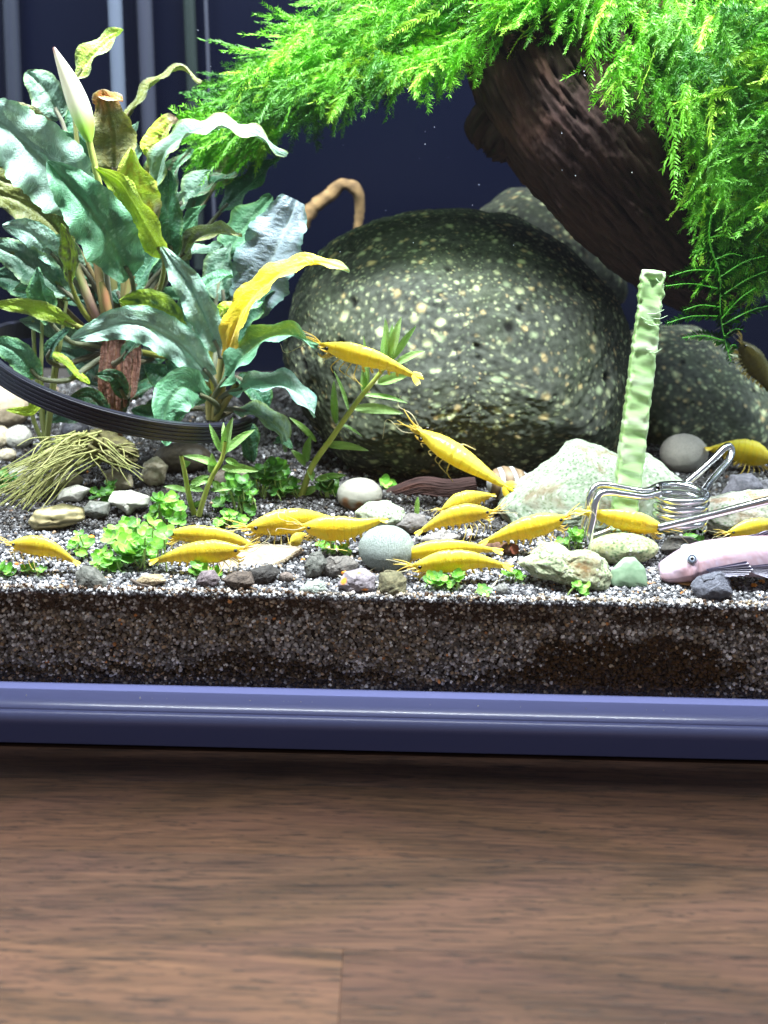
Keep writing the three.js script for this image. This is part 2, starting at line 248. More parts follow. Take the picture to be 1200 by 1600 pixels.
// basalt with pale green and tan crystals and dark pores
const pores = (k) => (d, s) => { const w = worley(d.x * k + s, d.y * k, d.z * k); return (w[1] > 0.72 ? -0.022 * sst(0.34, 0.12, w[0]) : 0) + 0.016 * fbm(d.x * 34, d.y * 34, d.z * 34, 3); };
const basalt = (k, bright = 1) => (d, x, y, z, s) => {
  let c = mix3([0.010, 0.012, 0.010], [0.080, 0.088, 0.072], clamp(0.5 + 0.9 * fbm(d.x * 30 + s, d.y * 30, d.z * 30, 3)));
  const al = fbm(d.x * 2.4, d.y * 2.4 + 4, d.z * 2.4, 3); c = mix3(c, [0.05, 0.065, 0.032], clamp(0.1 + al) * 0.8);
  for (const [f, lim, th, mixk] of [[k, 0.38, 0.5, 1], [k * 1.7, 0.36, 0.5, 0.95], [k * 3.1, 0.38, 0.5, 0.7], [k * 5, 0.36, 0.55, 0.5]]) { const w = worley(d.x * f + s + 0.15 * noise(d.x * f * 3, d.y * f * 3, d.z * f * 3), d.y * f + 0.15 * noise(d.y * f * 3, 5, d.z * f * 3), d.z * f); if (w[1] > th) { const e = sst(lim * (0.5 + w[1] * 0.6), lim * 0.28, w[0]); c = mix3(c, w[1] > 0.93 ? [0.42, 0.33, 0.16] : w[1] > 0.75 ? [0.36, 0.39, 0.22] : [0.22, 0.27, 0.16], e * mixk); } }
  const w = worley(d.x * 7 + s, d.y * 7, d.z * 7); if (w[1] > 0.72) c = mix3(c, [0.008, 0.008, 0.007], sst(0.3, 0.14, w[0]));
  return c.map((v) => v * bright);
};
stone('boulder', 'large rounded dark basalt boulder dotted with pale crystals in the middle of the tank', 'boulder',
  [[446, 520], [462, 450], [505, 385], [560, 348], [640, 322], [710, 315], [800, 328], [880, 372], [940, 432], [980, 500], [990, 580], [975, 660], [940, 735], [800, 765], [640, 765], [540, 735], [480, 660], [452, 590]], { detail: 100, rough: 0.034, seed: 3, depth: 0.72, lean: 0.22, push: 0.022, sink: 0.86, color: basalt(11, 1.2), disp: pores(7), smooth: 8, mat: boulderMat });
stone('boulder', 'dim dark boulder behind the right side of the large speckled one', 'boulder', [[960, 540], [1010, 500], [1100, 505], [1180, 560], [1215, 650], [1190, 730], [1080, 750], [980, 730], [940, 640]], { detail: 40, z: -0.190, lean: 0.4, rough: 0.03, seed: 8, mat: boulderMat, color: basalt(8, 2.2), smooth: 8 });
stone('boulder', 'greenish boulder peeking above the top right of the large speckled one', 'boulder', [[740, 330], [790, 296], [850, 290], [920, 325], [965, 390], [980, 470], [900, 520], [780, 450]], { detail: 36, z: -0.225, rough: 0.04, seed: 12, mat: boulderMat, color: basalt(8, 0.4), smooth: 6 });  // low brightness puts the moss shadow into the stone colour
// pale stones freckled green and brown
const freckled = (a, b, brown, amt = 0.5) => (d, x, y, z, s) => {
  let c = mix3(a, b, clamp(0.5 + 1.1 * fbm(d.x * 3 + s, d.y * 3, d.z * 3, 3)));
  const w = worley(x * 950 + s, y * 950, z * 950); c = mix3(c, w[1] > 0.5 ? [0.07, 0.15, 0.05] : [0.62, 0.66, 0.58], w[1] > 0.3 ? sst(0.55, 0.2, w[0]) * 0.85 : 0);
  const n = fbm(x * 1700, y * 1700, z * 1700 + s, 3); c = mix3(c, [0.055, 0.10, 0.045], clamp(n * 2.4 - 0.1) * 0.9);
  const p = fbm(d.x * 2.1 + s * 3, d.y * 2.1, d.z * 2.1, 4); c = mix3(c, brown, clamp((p - 0.12) * 5) * amt * (0.6 + 0.6 * clamp(0.5 + n)));
  return c;
};
const pale = freckled([0.21, 0.255, 0.18], [0.30, 0.345, 0.27], [0.16, 0.11, 0.06], 0.8);
stone('pale_stone', 'big pale stone freckled with green algae standing behind the steel spring', 'stone',
  [[772, 795], [790, 765], [830, 738], [868, 712], [890, 688], [915, 683], [950, 700], [985, 718], [1010, 703], [1040, 725], [1068, 752], [1078, 790], [1060, 840], [960, 850], [860, 840], [800, 830]], { detail: 70, rough: 0.05, freq: 3, seed: 21, depth: 0.42, lean: 0.35, color: pale, smooth: 2, z: -0.074 });
stone('pale_stone', 'pale stone with a brown pit lying behind the fish at the right edge', 'stone', [[1075, 800], [1100, 780], [1150, 768], [1215, 762], [1260, 790], [1250, 830], [1180, 842], [1110, 835]], { detail: 50, rough: 0.06, seed: 27, depth: 0.6, color: freckled([0.27, 0.27, 0.23], [0.38, 0.38, 0.33], [0.22, 0.14, 0.08], 0.9) });
stone('pale_stone', 'yellowish pale stone with a brown hollow lying at the front of the gravel', 'stone', [[808, 878], [828, 868], [845, 848], [872, 848], [892, 862], [920, 858], [945, 872], [955, 900], [940, 922], [905, 918], [870, 910], [830, 898]],
  { detail: 60, rough: 0.09, freq: 2.6, seed: 33, depth: 0.62, smooth: 1, disp: (d) => -0.22 * exp(-((d.x - 0.25) ** 2 + (d.y - 0.12) ** 2) / 0.09) * (d.z < 0 ? 1 : 0), color: (d, x, y, z, s) => mix3(freckled([0.32, 0.36, 0.2], [0.46, 0.49, 0.33], [0.3, 0.2, 0.08], 0.5)(d, x, y, z, s), [0.15, 0.085, 0.025], d.z < 0.2 ? clamp(1.1 * exp(-((d.x - 0.42) ** 2 + (d.y - 0.0) ** 2) / 0.11) + 0.5 * noise(x * 900, y * 900, z * 900) - 0.15) : 0) });
stone('pale_stone', 'yellow-green pebble under the foot of the steel spring', 'stone', [[918, 832], [1028, 882]], { detail: 44, rough: 0.05, seed: 39, color: freckled([0.28, 0.32, 0.15], [0.4, 0.44, 0.25], [0.28, 0.22, 0.08], 0.5) });
stone('pale_stone', 'small white-green chunk behind the round grey pebble', 'stone', [[553, 800], [575, 784], [605, 782], [630, 795], [636, 815], [615, 828], [570, 826]], { detail: 36, rough: 0.07, seed: 44, color: freckled([0.34, 0.4, 0.28], [0.48, 0.54, 0.42], [0.3, 0.3, 0.15], 0.3) });
const greySpeck = (a, b, f = 3200) => (d, x, y, z, s) => { const n = fbm(x * f + s, y * f, z * f, 2); return mix3(mix3(a, b, clamp(0.5 + 1.4 * n)), [0.03, 0.035, 0.03], clamp(fbm(x * 5200, y * 5200, z * 5200 + s, 2) * 2 - 0.35)); };
stone('round_pebble', 'round grey speckled pebble in the middle of the front gravel', 'pebble', [[560, 820], [648, 894]], { detail: 48, rough: 0.012, seed: 51, depth: 0.95, color: greySpeck([0.13, 0.16, 0.14], [0.34, 0.39, 0.36]) });
stone('round_pebble', 'smooth grey pebble with a rusty base behind the thick rooted stem plant', 'pebble', [[526, 746], [598, 800]], { detail: 30, rough: 0.02, seed: 55, mat: slickMat, color: (d, x, y, z) => mix3([0.22, 0.215, 0.18], [0.15, 0.07, 0.03], clamp(3 * (-d.y - 0.35 + 0.5 * noise(x * 300, y * 300, z * 300)))) });
stone('round_pebble', 'taupe round pebble at the back beside the spring loop', 'pebble', [[1031, 677], [1106, 740]], { detail: 30, rough: 0.015, seed: 58, color: greySpeck([0.40, 0.38, 0.33], [0.5, 0.47, 0.41], 1500) });
stone('green_glass_pebble', 'flat translucent green pebble on edge beside the pitted yellowish stone', 'pebble', [[952, 915], [955, 890], [975, 871], [992, 870], [1008, 888], [1012, 918]], { detail: 24, rough: 0.03, depth: 0.3, seed: 61, sink: 0.9, smooth: 14, mat: phy({ vertexColors: true, roughness: 0.45, transmission: 0.35, thickness: 0 }), color: (d, x, y, z) => mix3([0.16, 0.28, 0.16], [0.30, 0.42, 0.28], 0.5 + 0.8 * fbm(x * 700, y * 700, z * 700, 3)) });
const slate = (a, b) => (d, x, y, z, s) => mix3(a, b, clamp(0.5 + 1.2 * fbm(x * 900 + s, y * 900, z * 900, 4)));
stone('slate_chip', 'dark slate chip in front of the pale fish', 'stone', [[1078, 918], [1092, 900], [1125, 893], [1138, 905], [1145, 928], [1120, 938], [1088, 934]], { detail: 26, facet: 1.4, rough: 0.05, flat: true, seed: 64, depth: 0.8, color: slate([0.05, 0.055, 0.075], [0.14, 0.145, 0.18]) });
stone('slate_chip', 'violet-grey flat stone under the snout of the pale fish', 'stone', [[996, 900], [1020, 890], [1050, 892], [1062, 905], [1030, 914], [1000, 912]], { z: -0.030, detail: 20, rough: 0.06, seed: 66, depth: 0.9, color: slate([0.12, 0.11, 0.15], [0.28, 0.26, 0.33]) });
const darkStone = slate([0.045, 0.05, 0.042], [0.16, 0.16, 0.14]);
const chips = [
  ['dark green-grey angular stone below the bright carpet plant', [[118, 895], [128, 884], [150, 888], [170, 908], [165, 924], [122, 924]]],
  ['tan stone lying flat between carpet plant and gravel front', [[212, 908], [225, 897], [250, 898], [262, 908], [240, 916], [218, 916]], slate([0.2, 0.15, 0.09], [0.42, 0.33, 0.2])],
  ['purple-brown stone under the cream shell, left end', [[305, 912], [315, 892], [335, 890], [345, 905], [335, 918]], slate([0.1, 0.08, 0.09], [0.2, 0.16, 0.17])],
  ['dark brown stone under the middle of the cream shell', [[345, 905], [365, 893], [392, 893], [398, 912], [370, 922]], slate([0.04, 0.03, 0.025], [0.12, 0.09, 0.07])],
  ['black stone in the shade of the cream shell', [[390, 890], [425, 880], [438, 895], [420, 912], [395, 910]], slate([0.015, 0.014, 0.014], [0.06, 0.055, 0.05])],
  ['small brown pebble right of the shell shade', [[436, 893], [458, 910]], slate([0.09, 0.07, 0.06], [0.2, 0.16, 0.14])],
  ['grey angular stone at the right tip of the cream shell', [[475, 885], [485, 865], [500, 862], [512, 880], [500, 900], [480, 903]]],
  ['grey stone left of the round pebble under the two shrimps', [[503, 885], [515, 870], [545, 868], [560, 880], [552, 900], [515, 902]], slate([0.07, 0.065, 0.06], [0.2, 0.18, 0.16])],
  
  ['purple-grey stone with orange specks at the gravel edge', [[527, 915], [540, 893], [570, 888], [586, 900], [584, 922], [545, 926]], (d, x, y, z, s) => { const w = worley(x * 260 + 3, y * 260, z * 260); return mix3(slate([0.16, 0.14, 0.16], [0.34, 0.3, 0.33])(d, x, y, z, s), [0.75, 0.26, 0.02], w[1] > 0.6 ? sst(0.36, 0.22, w[0]) : 0); }],
  ['brownish green blocky stone right below the round pebble', [[590, 925], [594, 895], [625, 892], [636, 905], [632, 930], [605, 935]], slate([0.06, 0.06, 0.03], [0.19, 0.17, 0.09])],
  
  ['pale green-grey flat stone at the gravel front below the shell', [[468, 920], [480, 908], [505, 908], [512, 922], [495, 932], [472, 930]], slate([0.17, 0.2, 0.17], [0.36, 0.4, 0.36])],
  ['small grey disc-like stone at the front right of the twin shrimps', [[775, 912], [794, 930]], slate([0.12, 0.12, 0.11], [0.25, 0.25, 0.23])],
  ['light grey stone behind the curled shrimp near the green blade', [[655, 842], [690, 828], [720, 838], [700, 856], [665, 858]], slate([0.14, 0.13, 0.12], [0.3, 0.28, 0.26])],
  ['dark grey stone behind the tail of the left twin shrimp', [[610, 822], [640, 800], [665, 805], [670, 825], [640, 835]], slate([0.08, 0.075, 0.07], [0.22, 0.2, 0.19])],
  ['grey lump at the back right under the dim shrimp', [[1128, 770], [1145, 742], [1175, 738], [1192, 760], [1180, 782], [1140, 785]], slate([0.09, 0.09, 0.11], [0.24, 0.23, 0.27])],
  ['grey-violet lump at the right edge on the back gravel', [[1180, 775], [1190, 750], [1215, 745], [1230, 770], [1215, 785]], slate([0.1, 0.1, 0.12], [0.26, 0.25, 0.28])],
  ['dark stone under the spring wires beside the yellow-green pebble', [[1030, 860], [1045, 838], [1080, 838], [1100, 855], [1075, 872]], slate([0.05, 0.05, 0.05], [0.15, 0.14, 0.12])],
];
chips.forEach(([label, out, col], i) => stone('small_stone', label, 'stone', out, { detail: 20, facet: 1.3, flat: i % 3 !== 2, rough: 0.06, seed: 70 + i * 3.7, depth: 0.85, color: col ?? darkStone }));
// cream pebbles behind the ring
const cream = slate([0.34, 0.28, 0.18], [0.62, 0.56, 0.42]), whiteC = slate([0.38, 0.37, 0.32], [0.58, 0.57, 0.5]);
[['beige pebble at the left edge behind the black ring', [[-30, 590], [50, 672]], slate([0.3, 0.24, 0.16], [0.42, 0.35, 0.25])], ['cream pebble at the left edge under the beige one', [[-15, 665], [16, 702]], cream], ['white pebble behind the roots, upper left', [[8, 664], [50, 702]], whiteC], ['small cream pebble left of the roots', [[-4, 700], [26, 722]], cream],
  ['white pebble left behind the root strands', [[14, 726], [46, 754]], whiteC], ['white pointed stone under the root tangle', [[88, 785], [95, 765], [120, 757], [143, 764], [125, 784]], whiteC], ['white shell-like stone with a notch behind the carpet plant', [[168, 785], [176, 768], [205, 766], [234, 775], [233, 790], [212, 795], [203, 806], [188, 795]], whiteC],
  ['cream stone behind the roots under the ring', [[82, 738], [130, 764]], cream], ['cream upright stone under the middle of the black ring', [[219, 750], [225, 722], [245, 712], [262, 728], [256, 756], [238, 762]], cream], ['pale stone between the roots and the upright cream one', [[158, 738], [180, 730], [206, 742], [208, 762], [180, 768]], cream],
  ['mossy brown striped stone below the roots', [[44, 815], [55, 797], [95, 787], [130, 792], [132, 812], [100, 825], [55, 830]], (d, x, y, z) => mix3([0.10, 0.09, 0.04], [0.38, 0.32, 0.17], clamp(0.5 + 0.6 * sin(y * 3200 + 6 * noise(x * 90, y * 90, z * 90)) + 0.6 * noise(x * 500, y * 500, z * 500)))], 
  ['grey rock in the shade behind the root tangle', [[125, 800], [140, 782], [172, 785], [170, 805], [150, 812]], darkStone], ['brown-cream pebble in the shade behind the two green stems', [[335, 728], [388, 768]], slate([0.2, 0.16, 0.12], [0.4, 0.34, 0.28])], ['dim brown stone in the shade under the ring, right', [[240, 690], [330, 740]], slate([0.05, 0.04, 0.03], [0.12, 0.1, 0.07])], ['black stone at the left under the ring', [[95, 655], [140, 690]], slate([0.015, 0.015, 0.02], [0.05, 0.05, 0.06])],
].forEach(([label, out, col], i) => stone('cream_pebble', label, 'pebble', out, { detail: 22, rough: 0.05, seed: 130 + i * 2.3, color: col, mat: slickMat, depth: 0.8 }));
// cream half shell lying on the gravel
{
  const a = P(348, 885, -0.024), b = P(474, 855, -0.034), c = P(360, 902, -0.017), L = a.distanceTo(b), X = b.clone().sub(a).normalize(), t = thing('shell', 'cream flat piece of shell with a crusted rim under the facing shrimps', 'shell', null, a);
  const n = 40, m = 14, pos = [], idx = [], Yv = V(0, 1, 0).addScaledVector(X, -X.y).normalize(), Zv = X.clone().cross(Yv), half = (u) => 0.0052 * pow(sin(PI * pow(clamp(u * 0.97 + 0.03), 0.55)), 0.8) * (1 + 0.05 * noise(u * 30, 1, 1));
  const pt = (u, v, top) => { const w = half(u), rim = 1 - pow(abs(v), 4); return X.clone().multiplyScalar(u * L * 1.02 - 0.001).addScaledVector(Yv, -v * w * 0.62 + (top ? 0.0006 * rim + 0.0005 * v * v : -0.0012 * rim) - 0.0006 + 0.00025 * noise(u * 40, v * 9, top ? 1 : 5)).addScaledVector(Zv, v * w * 1.15); };
  for (const top of [1, 0]) for (let i = 0; i <= n; i++) for (let j = 0; j <= m; j++) { const p = pt(i / n, j / m * 2 - 1, top); pos.push(p.x, p.y, p.z); }
  const S = (n + 1) * (m + 1); for (let i = 0; i < n; i++) for (let j = 0; j < m; j++) { const k = i * (m + 1) + j; idx.push(k, k + m + 1, k + m + 2, k, k + m + 2, k + 1, S + k, S + k + m + 2, S + k + m + 1, S + k, S + k + 1, S + k + m + 2); }
  const g = new THREE.BufferGeometry(); g.setAttribute('position', new THREE.Float32BufferAttribute(pos, 3)); g.setIndex(idx); g.computeVertexNormals();
  mesh('shell_body', paint(g, (x, y, z) => mix3(mix3([0.13, 0.10, 0.07], [0.25, 0.21, 0.155], clamp(0.5 + fbm(x * 500, y * 500, z * 500, 3))), [0.25, 0.18, 0.1], clamp(fbm(x * 1400, y * 1400, z * 1400, 2) * 2 - 0.45))), slickMat, t);
  const rim = []; for (let i = 0; i <= 30; i++) rim.push(pt(i / 30, 0.96, 1)); const rg = tube(rim, (u) => 0.0007 * (0.25 + 0.9 * pow(sin(PI * clamp(u * 0.96 + 0.04)), 0.6)) * (1 + 0.35 * noise(u * 60, 3, 3)), 0, 90, 8);
  { const p = rg.attributes.position; for (let i = 0; i < p.count; i++) { const f = 0.00032 * noise(p.getX(i) * 2600, p.getY(i) * 2600, p.getZ(i) * 2600); p.setXYZ(i, p.getX(i) + f, p.getY(i) + f, p.getZ(i) + f); } rg.computeVertexNormals(); }
  mesh('shell_rim', paint(rg, (x, y, z) => mix3([0.17, 0.12, 0.065], [0.32, 0.26, 0.17], clamp(0.5 + 1.5 * noise(x * 1800, y * 1800, z * 1800)))), stoneMat, t);
}
// striped snail behind the swimming shrimp
{
  const at = P(800, 757, G(800, 800).z - 0.004), m = mpp(at), t = thing('snail', 'brown snail with white stripes half hidden behind the swimming shrimp', 'snail', null, at), g = ball(36), p = g.attributes.position;
  for (let i = 0; i < p.count; i++) { const x = p.getX(i), y = p.getY(i), z = p.getZ(i), ta = 0.62 + 0.38 * cos(PI * 0.5 * clamp((x + 1) / 2)) - 0.04 * abs(sin(x * 9)); const v = RIGHT.clone().multiplyScalar(x * 40 * m).addScaledVector(UP, (y * 32 * ta + x * -2) * m).addScaledVector(FWD, z * 30 * ta * m); p.setXYZ(i, v.x, v.y, v.z); loc2(i, x, y, z); }
  function loc2(i, x, y, z) { (g.userData.l ??= []).push(x + 0.18 * y * y); }
  g.computeVertexNormals(); mesh('shell_whorls', paint(g, (x, y, z, i) => { const s = sin(g.userData.l[i] * 12); return s > 0.55 ? [0.34, 0.36, 0.37] : mix3([0.06, 0.04, 0.025], [0.17, 0.12, 0.07], clamp(0.5 - s * 0.5)); }), slickMat, t);
  const f = ball(10); f.scale(26 * m, 6 * m, 10 * m); f.translate(-0.2 * 26 * m, -30 * m, -2 * m); mesh('foot', paint(f, () => [0.05, 0.045, 0.04]), slickMat, t);
}
// ---------------------------------------------------------------- driftwood
function wood(name, label, paths, o = {}) {
  const gs = paths.map(({ pts, r, seed }, pk) => {
    const g = tube(pts, r, 0, pk ? 150 : 420, pk ? 90 : 260), p = g.attributes.position, c = new THREE.CatmullRomCurve3(pts), q = V();
    g.computeVertexNormals(); const nrm = g.attributes.normal, uv = g.attributes.uv, L = c.getLength();
    const col = new Float32Array(p.count * 3);
    for (let i = 0; i < p.count; i++) {
      const u = uv.getX(i) * L, a = uv.getY(i) * 2 * PI, ca = cos(a), sa = sin(a);
      const big = fbm(ca * 1.3 + seed, sa * 1.3, u * 26, 3), rid = 1 - abs(fbm(ca * 8 + seed, sa * 8, u * 26 + 1.1 * big, 5)) * 2.2, fine = fbm(ca * 22, sa * 22 + seed, u * 150, 3), fib = 1 - 3 * abs(fbm(ca * 24 + fine, sa * 24 + seed, u * 50, 3));
      const crack = sst(0.05, 0.0, abs(noise(ca * 4 + seed, sa * 4, u * 13 + 3))) * sst(-0.1, 0.25, noise(ca * 2, sa * 2 + 7, u * 50));
      const d = (o.k ?? 1) * (0.0042 * big + 0.0013 * rid + 0.0012 * fine + 0.0009 * fib - 0.0022 * crack * sst(0.2, 0.4, uv.getX(i)));
      p.setXYZ(i, p.getX(i) + nrm.getX(i) * d, p.getY(i) + nrm.getY(i) * d, p.getZ(i) + nrm.getZ(i) * d);
      let k = mix3([0.007, 0.004, 0.004], [0.046, 0.026, 0.024], clamp(0.25 + 0.3 * rid + 0.9 * fine + 0.25 * fib)); k = mix3(k, [0.13, 0.058, 0.042], clamp(2.2 * fbm(ca * 3 + seed, sa * 3, u * 60, 4) + 0.1) * sst(0.75, 0.1, uv.getX(i)) * 0.8); k = mix3(k, [0.006, 0.004, 0.004], crack * 0.6);
      const fz = o.fuzz ? clamp((fbm(p.getX(i) * 90, p.getY(i) * 90, p.getZ(i) * 90, 3) + 0.05) * 4) : 0; k = mix3(k, [0.12, 0.06, 0.03], fz * sst(0.35, 0.1, uv.getX(i)) * 0.6);
      col.set(k, i * 3);
    }
    g.setAttribute('color', new THREE.BufferAttribute(col, 3)); g.computeVertexNormals(); return g;
  });
  const at = paths[0].pts[0].clone(), g = mergeGeometries(gs); return tag(placed(name, g, phy({ vertexColors: true, roughness: 0.95, specularIntensity: 0.3 }), at), label, o.category ?? 'driftwood');
}
wood('driftwood', 'thick dark brown driftwood log carrying the moss at the upper right', [
  { seed: 2, pts: [P(770, -150, -0.14), P(820, 20, -0.134), P(868, 130, -0.127), P(945, 235, -0.124), P(1022, 325, -0.128), P(1090, 405, -0.136), P(1140, 462, -0.142)], r: (t) => (0.0185 + 0.0085 * sin(PI * t)) * sqrt(1 - pow(t, 7) * 0.8) },
  { seed: 9, pts: [P(880, 140, -0.146), P(830, 160, -0.132), P(785, 195, -0.13), P(762, 232, -0.132)], r: (t) => 0.015 * (1 - 0.4 * t) * sqrt(min(1, (1 - t) * 9 + 0.25)) },
  { seed: 5, pts: [P(960, 40, -0.13), P(1090, -20, -0.125), P(1300, -120, -0.13)], r: (t) => 0.022 * sqrt(min(1, t * 5 + 0.01)) },
], { fuzz: true });
wood('driftwood_twig', 'dark bent twig lying on the gravel under the swimming shrimp', [{ seed: 4, pts: [P(588, 782, -0.098), P(630, 772, -0.096), P(660, 766, -0.096), P(700, 770, -0.094), P(745, 762, -0.094)], r: (t) => 0.0022 + 0.0022 * sin(PI * t * 0.8) }], { k: 0.25, category: 'twig' });
{ // cut twig
  const a = P(735, 858, -0.052), b = P(803, 858, -0.036), t = thing('cut_twig', 'short reddish brown twig with a cut end behind the twin shrimps', 'twig', null, a), l = b.clone().sub(a);
  mesh('twig_bark', paint(tube([V(0, 0, 0), l.clone().multiplyScalar(0.5).add(V(0, 0.0006, 0)), l], 0.0022, 0.0019, 40, 14), (x, y, z) => mix3([0.05, 0.025, 0.015], [0.2, 0.1, 0.055], clamp(0.5 + 1.2 * noise(x * 300, y * 1500, z * 900)))), stoneMat, t);
  const e = new THREE.CylinderGeometry(0.0017, 0.0017, 0.0006, 20); e.applyQuaternion(new THREE.Quaternion().setFromUnitVectors(V(0, 1, 0), l.clone().normalize())); const m = mesh('cut_end', paint(e, () => [0.3, 0.075, 0.03]), stoneMat, t); m.position.copy(l.clone().multiplyScalar(1.01));
}
// curled ochre root at the back
tag(placed('curled_root', paint(tube([P(470, 350, -0.235), P(492, 322, -0.235), P(515, 305, -0.235), P(535, 288, -0.235), P(556, 296, -0.235), P(562, 325, -0.238), P(558, 360, -0.24)], (u) => (0.0036 - 0.0014 * u) * (1 + 0.35 * noise(u * 13, 2, 2) + 0.15 * noise(u * 40, 5, 2)), 0, 60, 14), (x, y, z) => mix3([0.08, 0.045, 0.015], [0.24, 0.15, 0.06], clamp(0.5 + noise(x * 300, y * 300, z * 300)))), stoneMat, P(480, 350, -0.235)), 'curled ochre root arching up at the back left of the large boulder', 'root');
// pale reflections on the back wall, stood in for by added vertical tubes
[[13, 26, -0.262, 'wide pale reflection streak, built as a tube, at the left edge of the back wall', -0.03], [176, 24, -0.25, 'brightest pale blue reflection streak, built as a tube, behind the white flower bud', 0.0], [222, 26, -0.258, 'dim pale reflection streak, built as a tube, right of the brightest one', 0.0], [292, 20, -0.262, 'greenish dim reflection streak, built as a tube, near the left end of the moss', 0.0], [318, 7, -0.262, 'thin thread-like reflection streak, built as a tube, beside the moss tip', 0.0]].forEach(([x, w, z, label], i) => {
  const a = P(x - 3, -160, z), b = P(x + 20, 420, z), r = w / 2 * mpp(a), g = tube([a, a.clone().lerp(b, 0.5), b], r, r, 8, 18, false), q = V(a.x, b.y, z);
  tag(placed('reflection_streak', g, phy({ color: new THREE.Color(...[[0.03, 0.035, 0.055], [0.11, 0.135, 0.19], [0.04, 0.045, 0.07], [0.02, 0.03, 0.03], [0.05, 0.055, 0.08]][i]), roughness: 0.25, transmission: 0.45, thickness: 0 }), q), label, 'tube', 'reflection streaks on the back wall, built as tubes');
});
// ---------------------------------------------------------------- black ring of the plant pot
const ringC = P(196, 590, -0.098);
{
  const Rr = 216 * mpp(ringC), h = 0.0066, prof = [], n = 5; prof.push(new THREE.Vector2(Rr - 0.0024, -h / 2)); prof.push(new THREE.Vector2(Rr - 0.0004, -h / 2));
  for (let i = 0; i < n; i++) { const y = lerp(-h / 2, h / 2, i / n), s = h / n; prof.push(new THREE.Vector2(Rr, y + 0.12 * s), new THREE.Vector2(Rr, y + 0.7 * s), new THREE.Vector2(Rr - 0.00035, y + 0.82 * s), new THREE.Vector2(Rr - 0.00035, y + 0.98 * s)); }
  prof.push(new THREE.Vector2(Rr - 0.0006, h / 2), new THREE.Vector2(Rr - 0.0022, h / 2), new THREE.Vector2(Rr - 0.0024, h / 2 - 0.0004), new THREE.Vector2(Rr - 0.0024, -h / 2));
  const t = thing('plant_pot', 'black ridged plastic ring of a pot round the broad-leaved plants', 'plant pot', null, ringC); t.rotation.set(0.07, 0, -0.285);
  let g = new THREE.LatheGeometry(prof, 120); g = g.toNonIndexed(); g.computeVertexNormals(); mesh('ring', g, phy({ color: new THREE.Color(0.012, 0.013, 0.022), roughness: 0.32 }), t);
}
// ---------------------------------------------------------------- broad-leaved plants
const LC = { teal: [0.095, 0.265, 0.135], pale: [0.27, 0.42, 0.34], lav: [0.30, 0.38, 0.43], olive: [0.15, 0.17, 0.03], lime: [0.42, 0.60, 0.04], dark: [0.03, 0.125, 0.06], yellow: [0.95, 0.80, 0.015], grey: [0.16, 0.28, 0.20], purple: [0.10, 0.09, 0.07], orange: [0.5, 0.22, 0.06] };
const leafMat = phy({ vertexColors: true, roughness: 0.5, specularIntensity: 0.8, sheen: 0.6, sheenRoughness: 0.5, sheenColor: new THREE.Color(0.5, 0.72, 0.8), specularColor: new THREE.Color(0.85, 0.95, 1), transmission: 0.25, thickness: 0, bumpMap: leafTex, bumpScale: 0.00022, clearcoat: 0.12, clearcoatRoughness: 0.4 });
const thinLeafMat = phy({ vertexColors: true, roughness: 0.7, transmission: 0.45, thickness: 0, bumpMap: leafTex, bumpScale: 0.0004, clearcoat: 0.3, clearcoatRoughness: 0.3 });
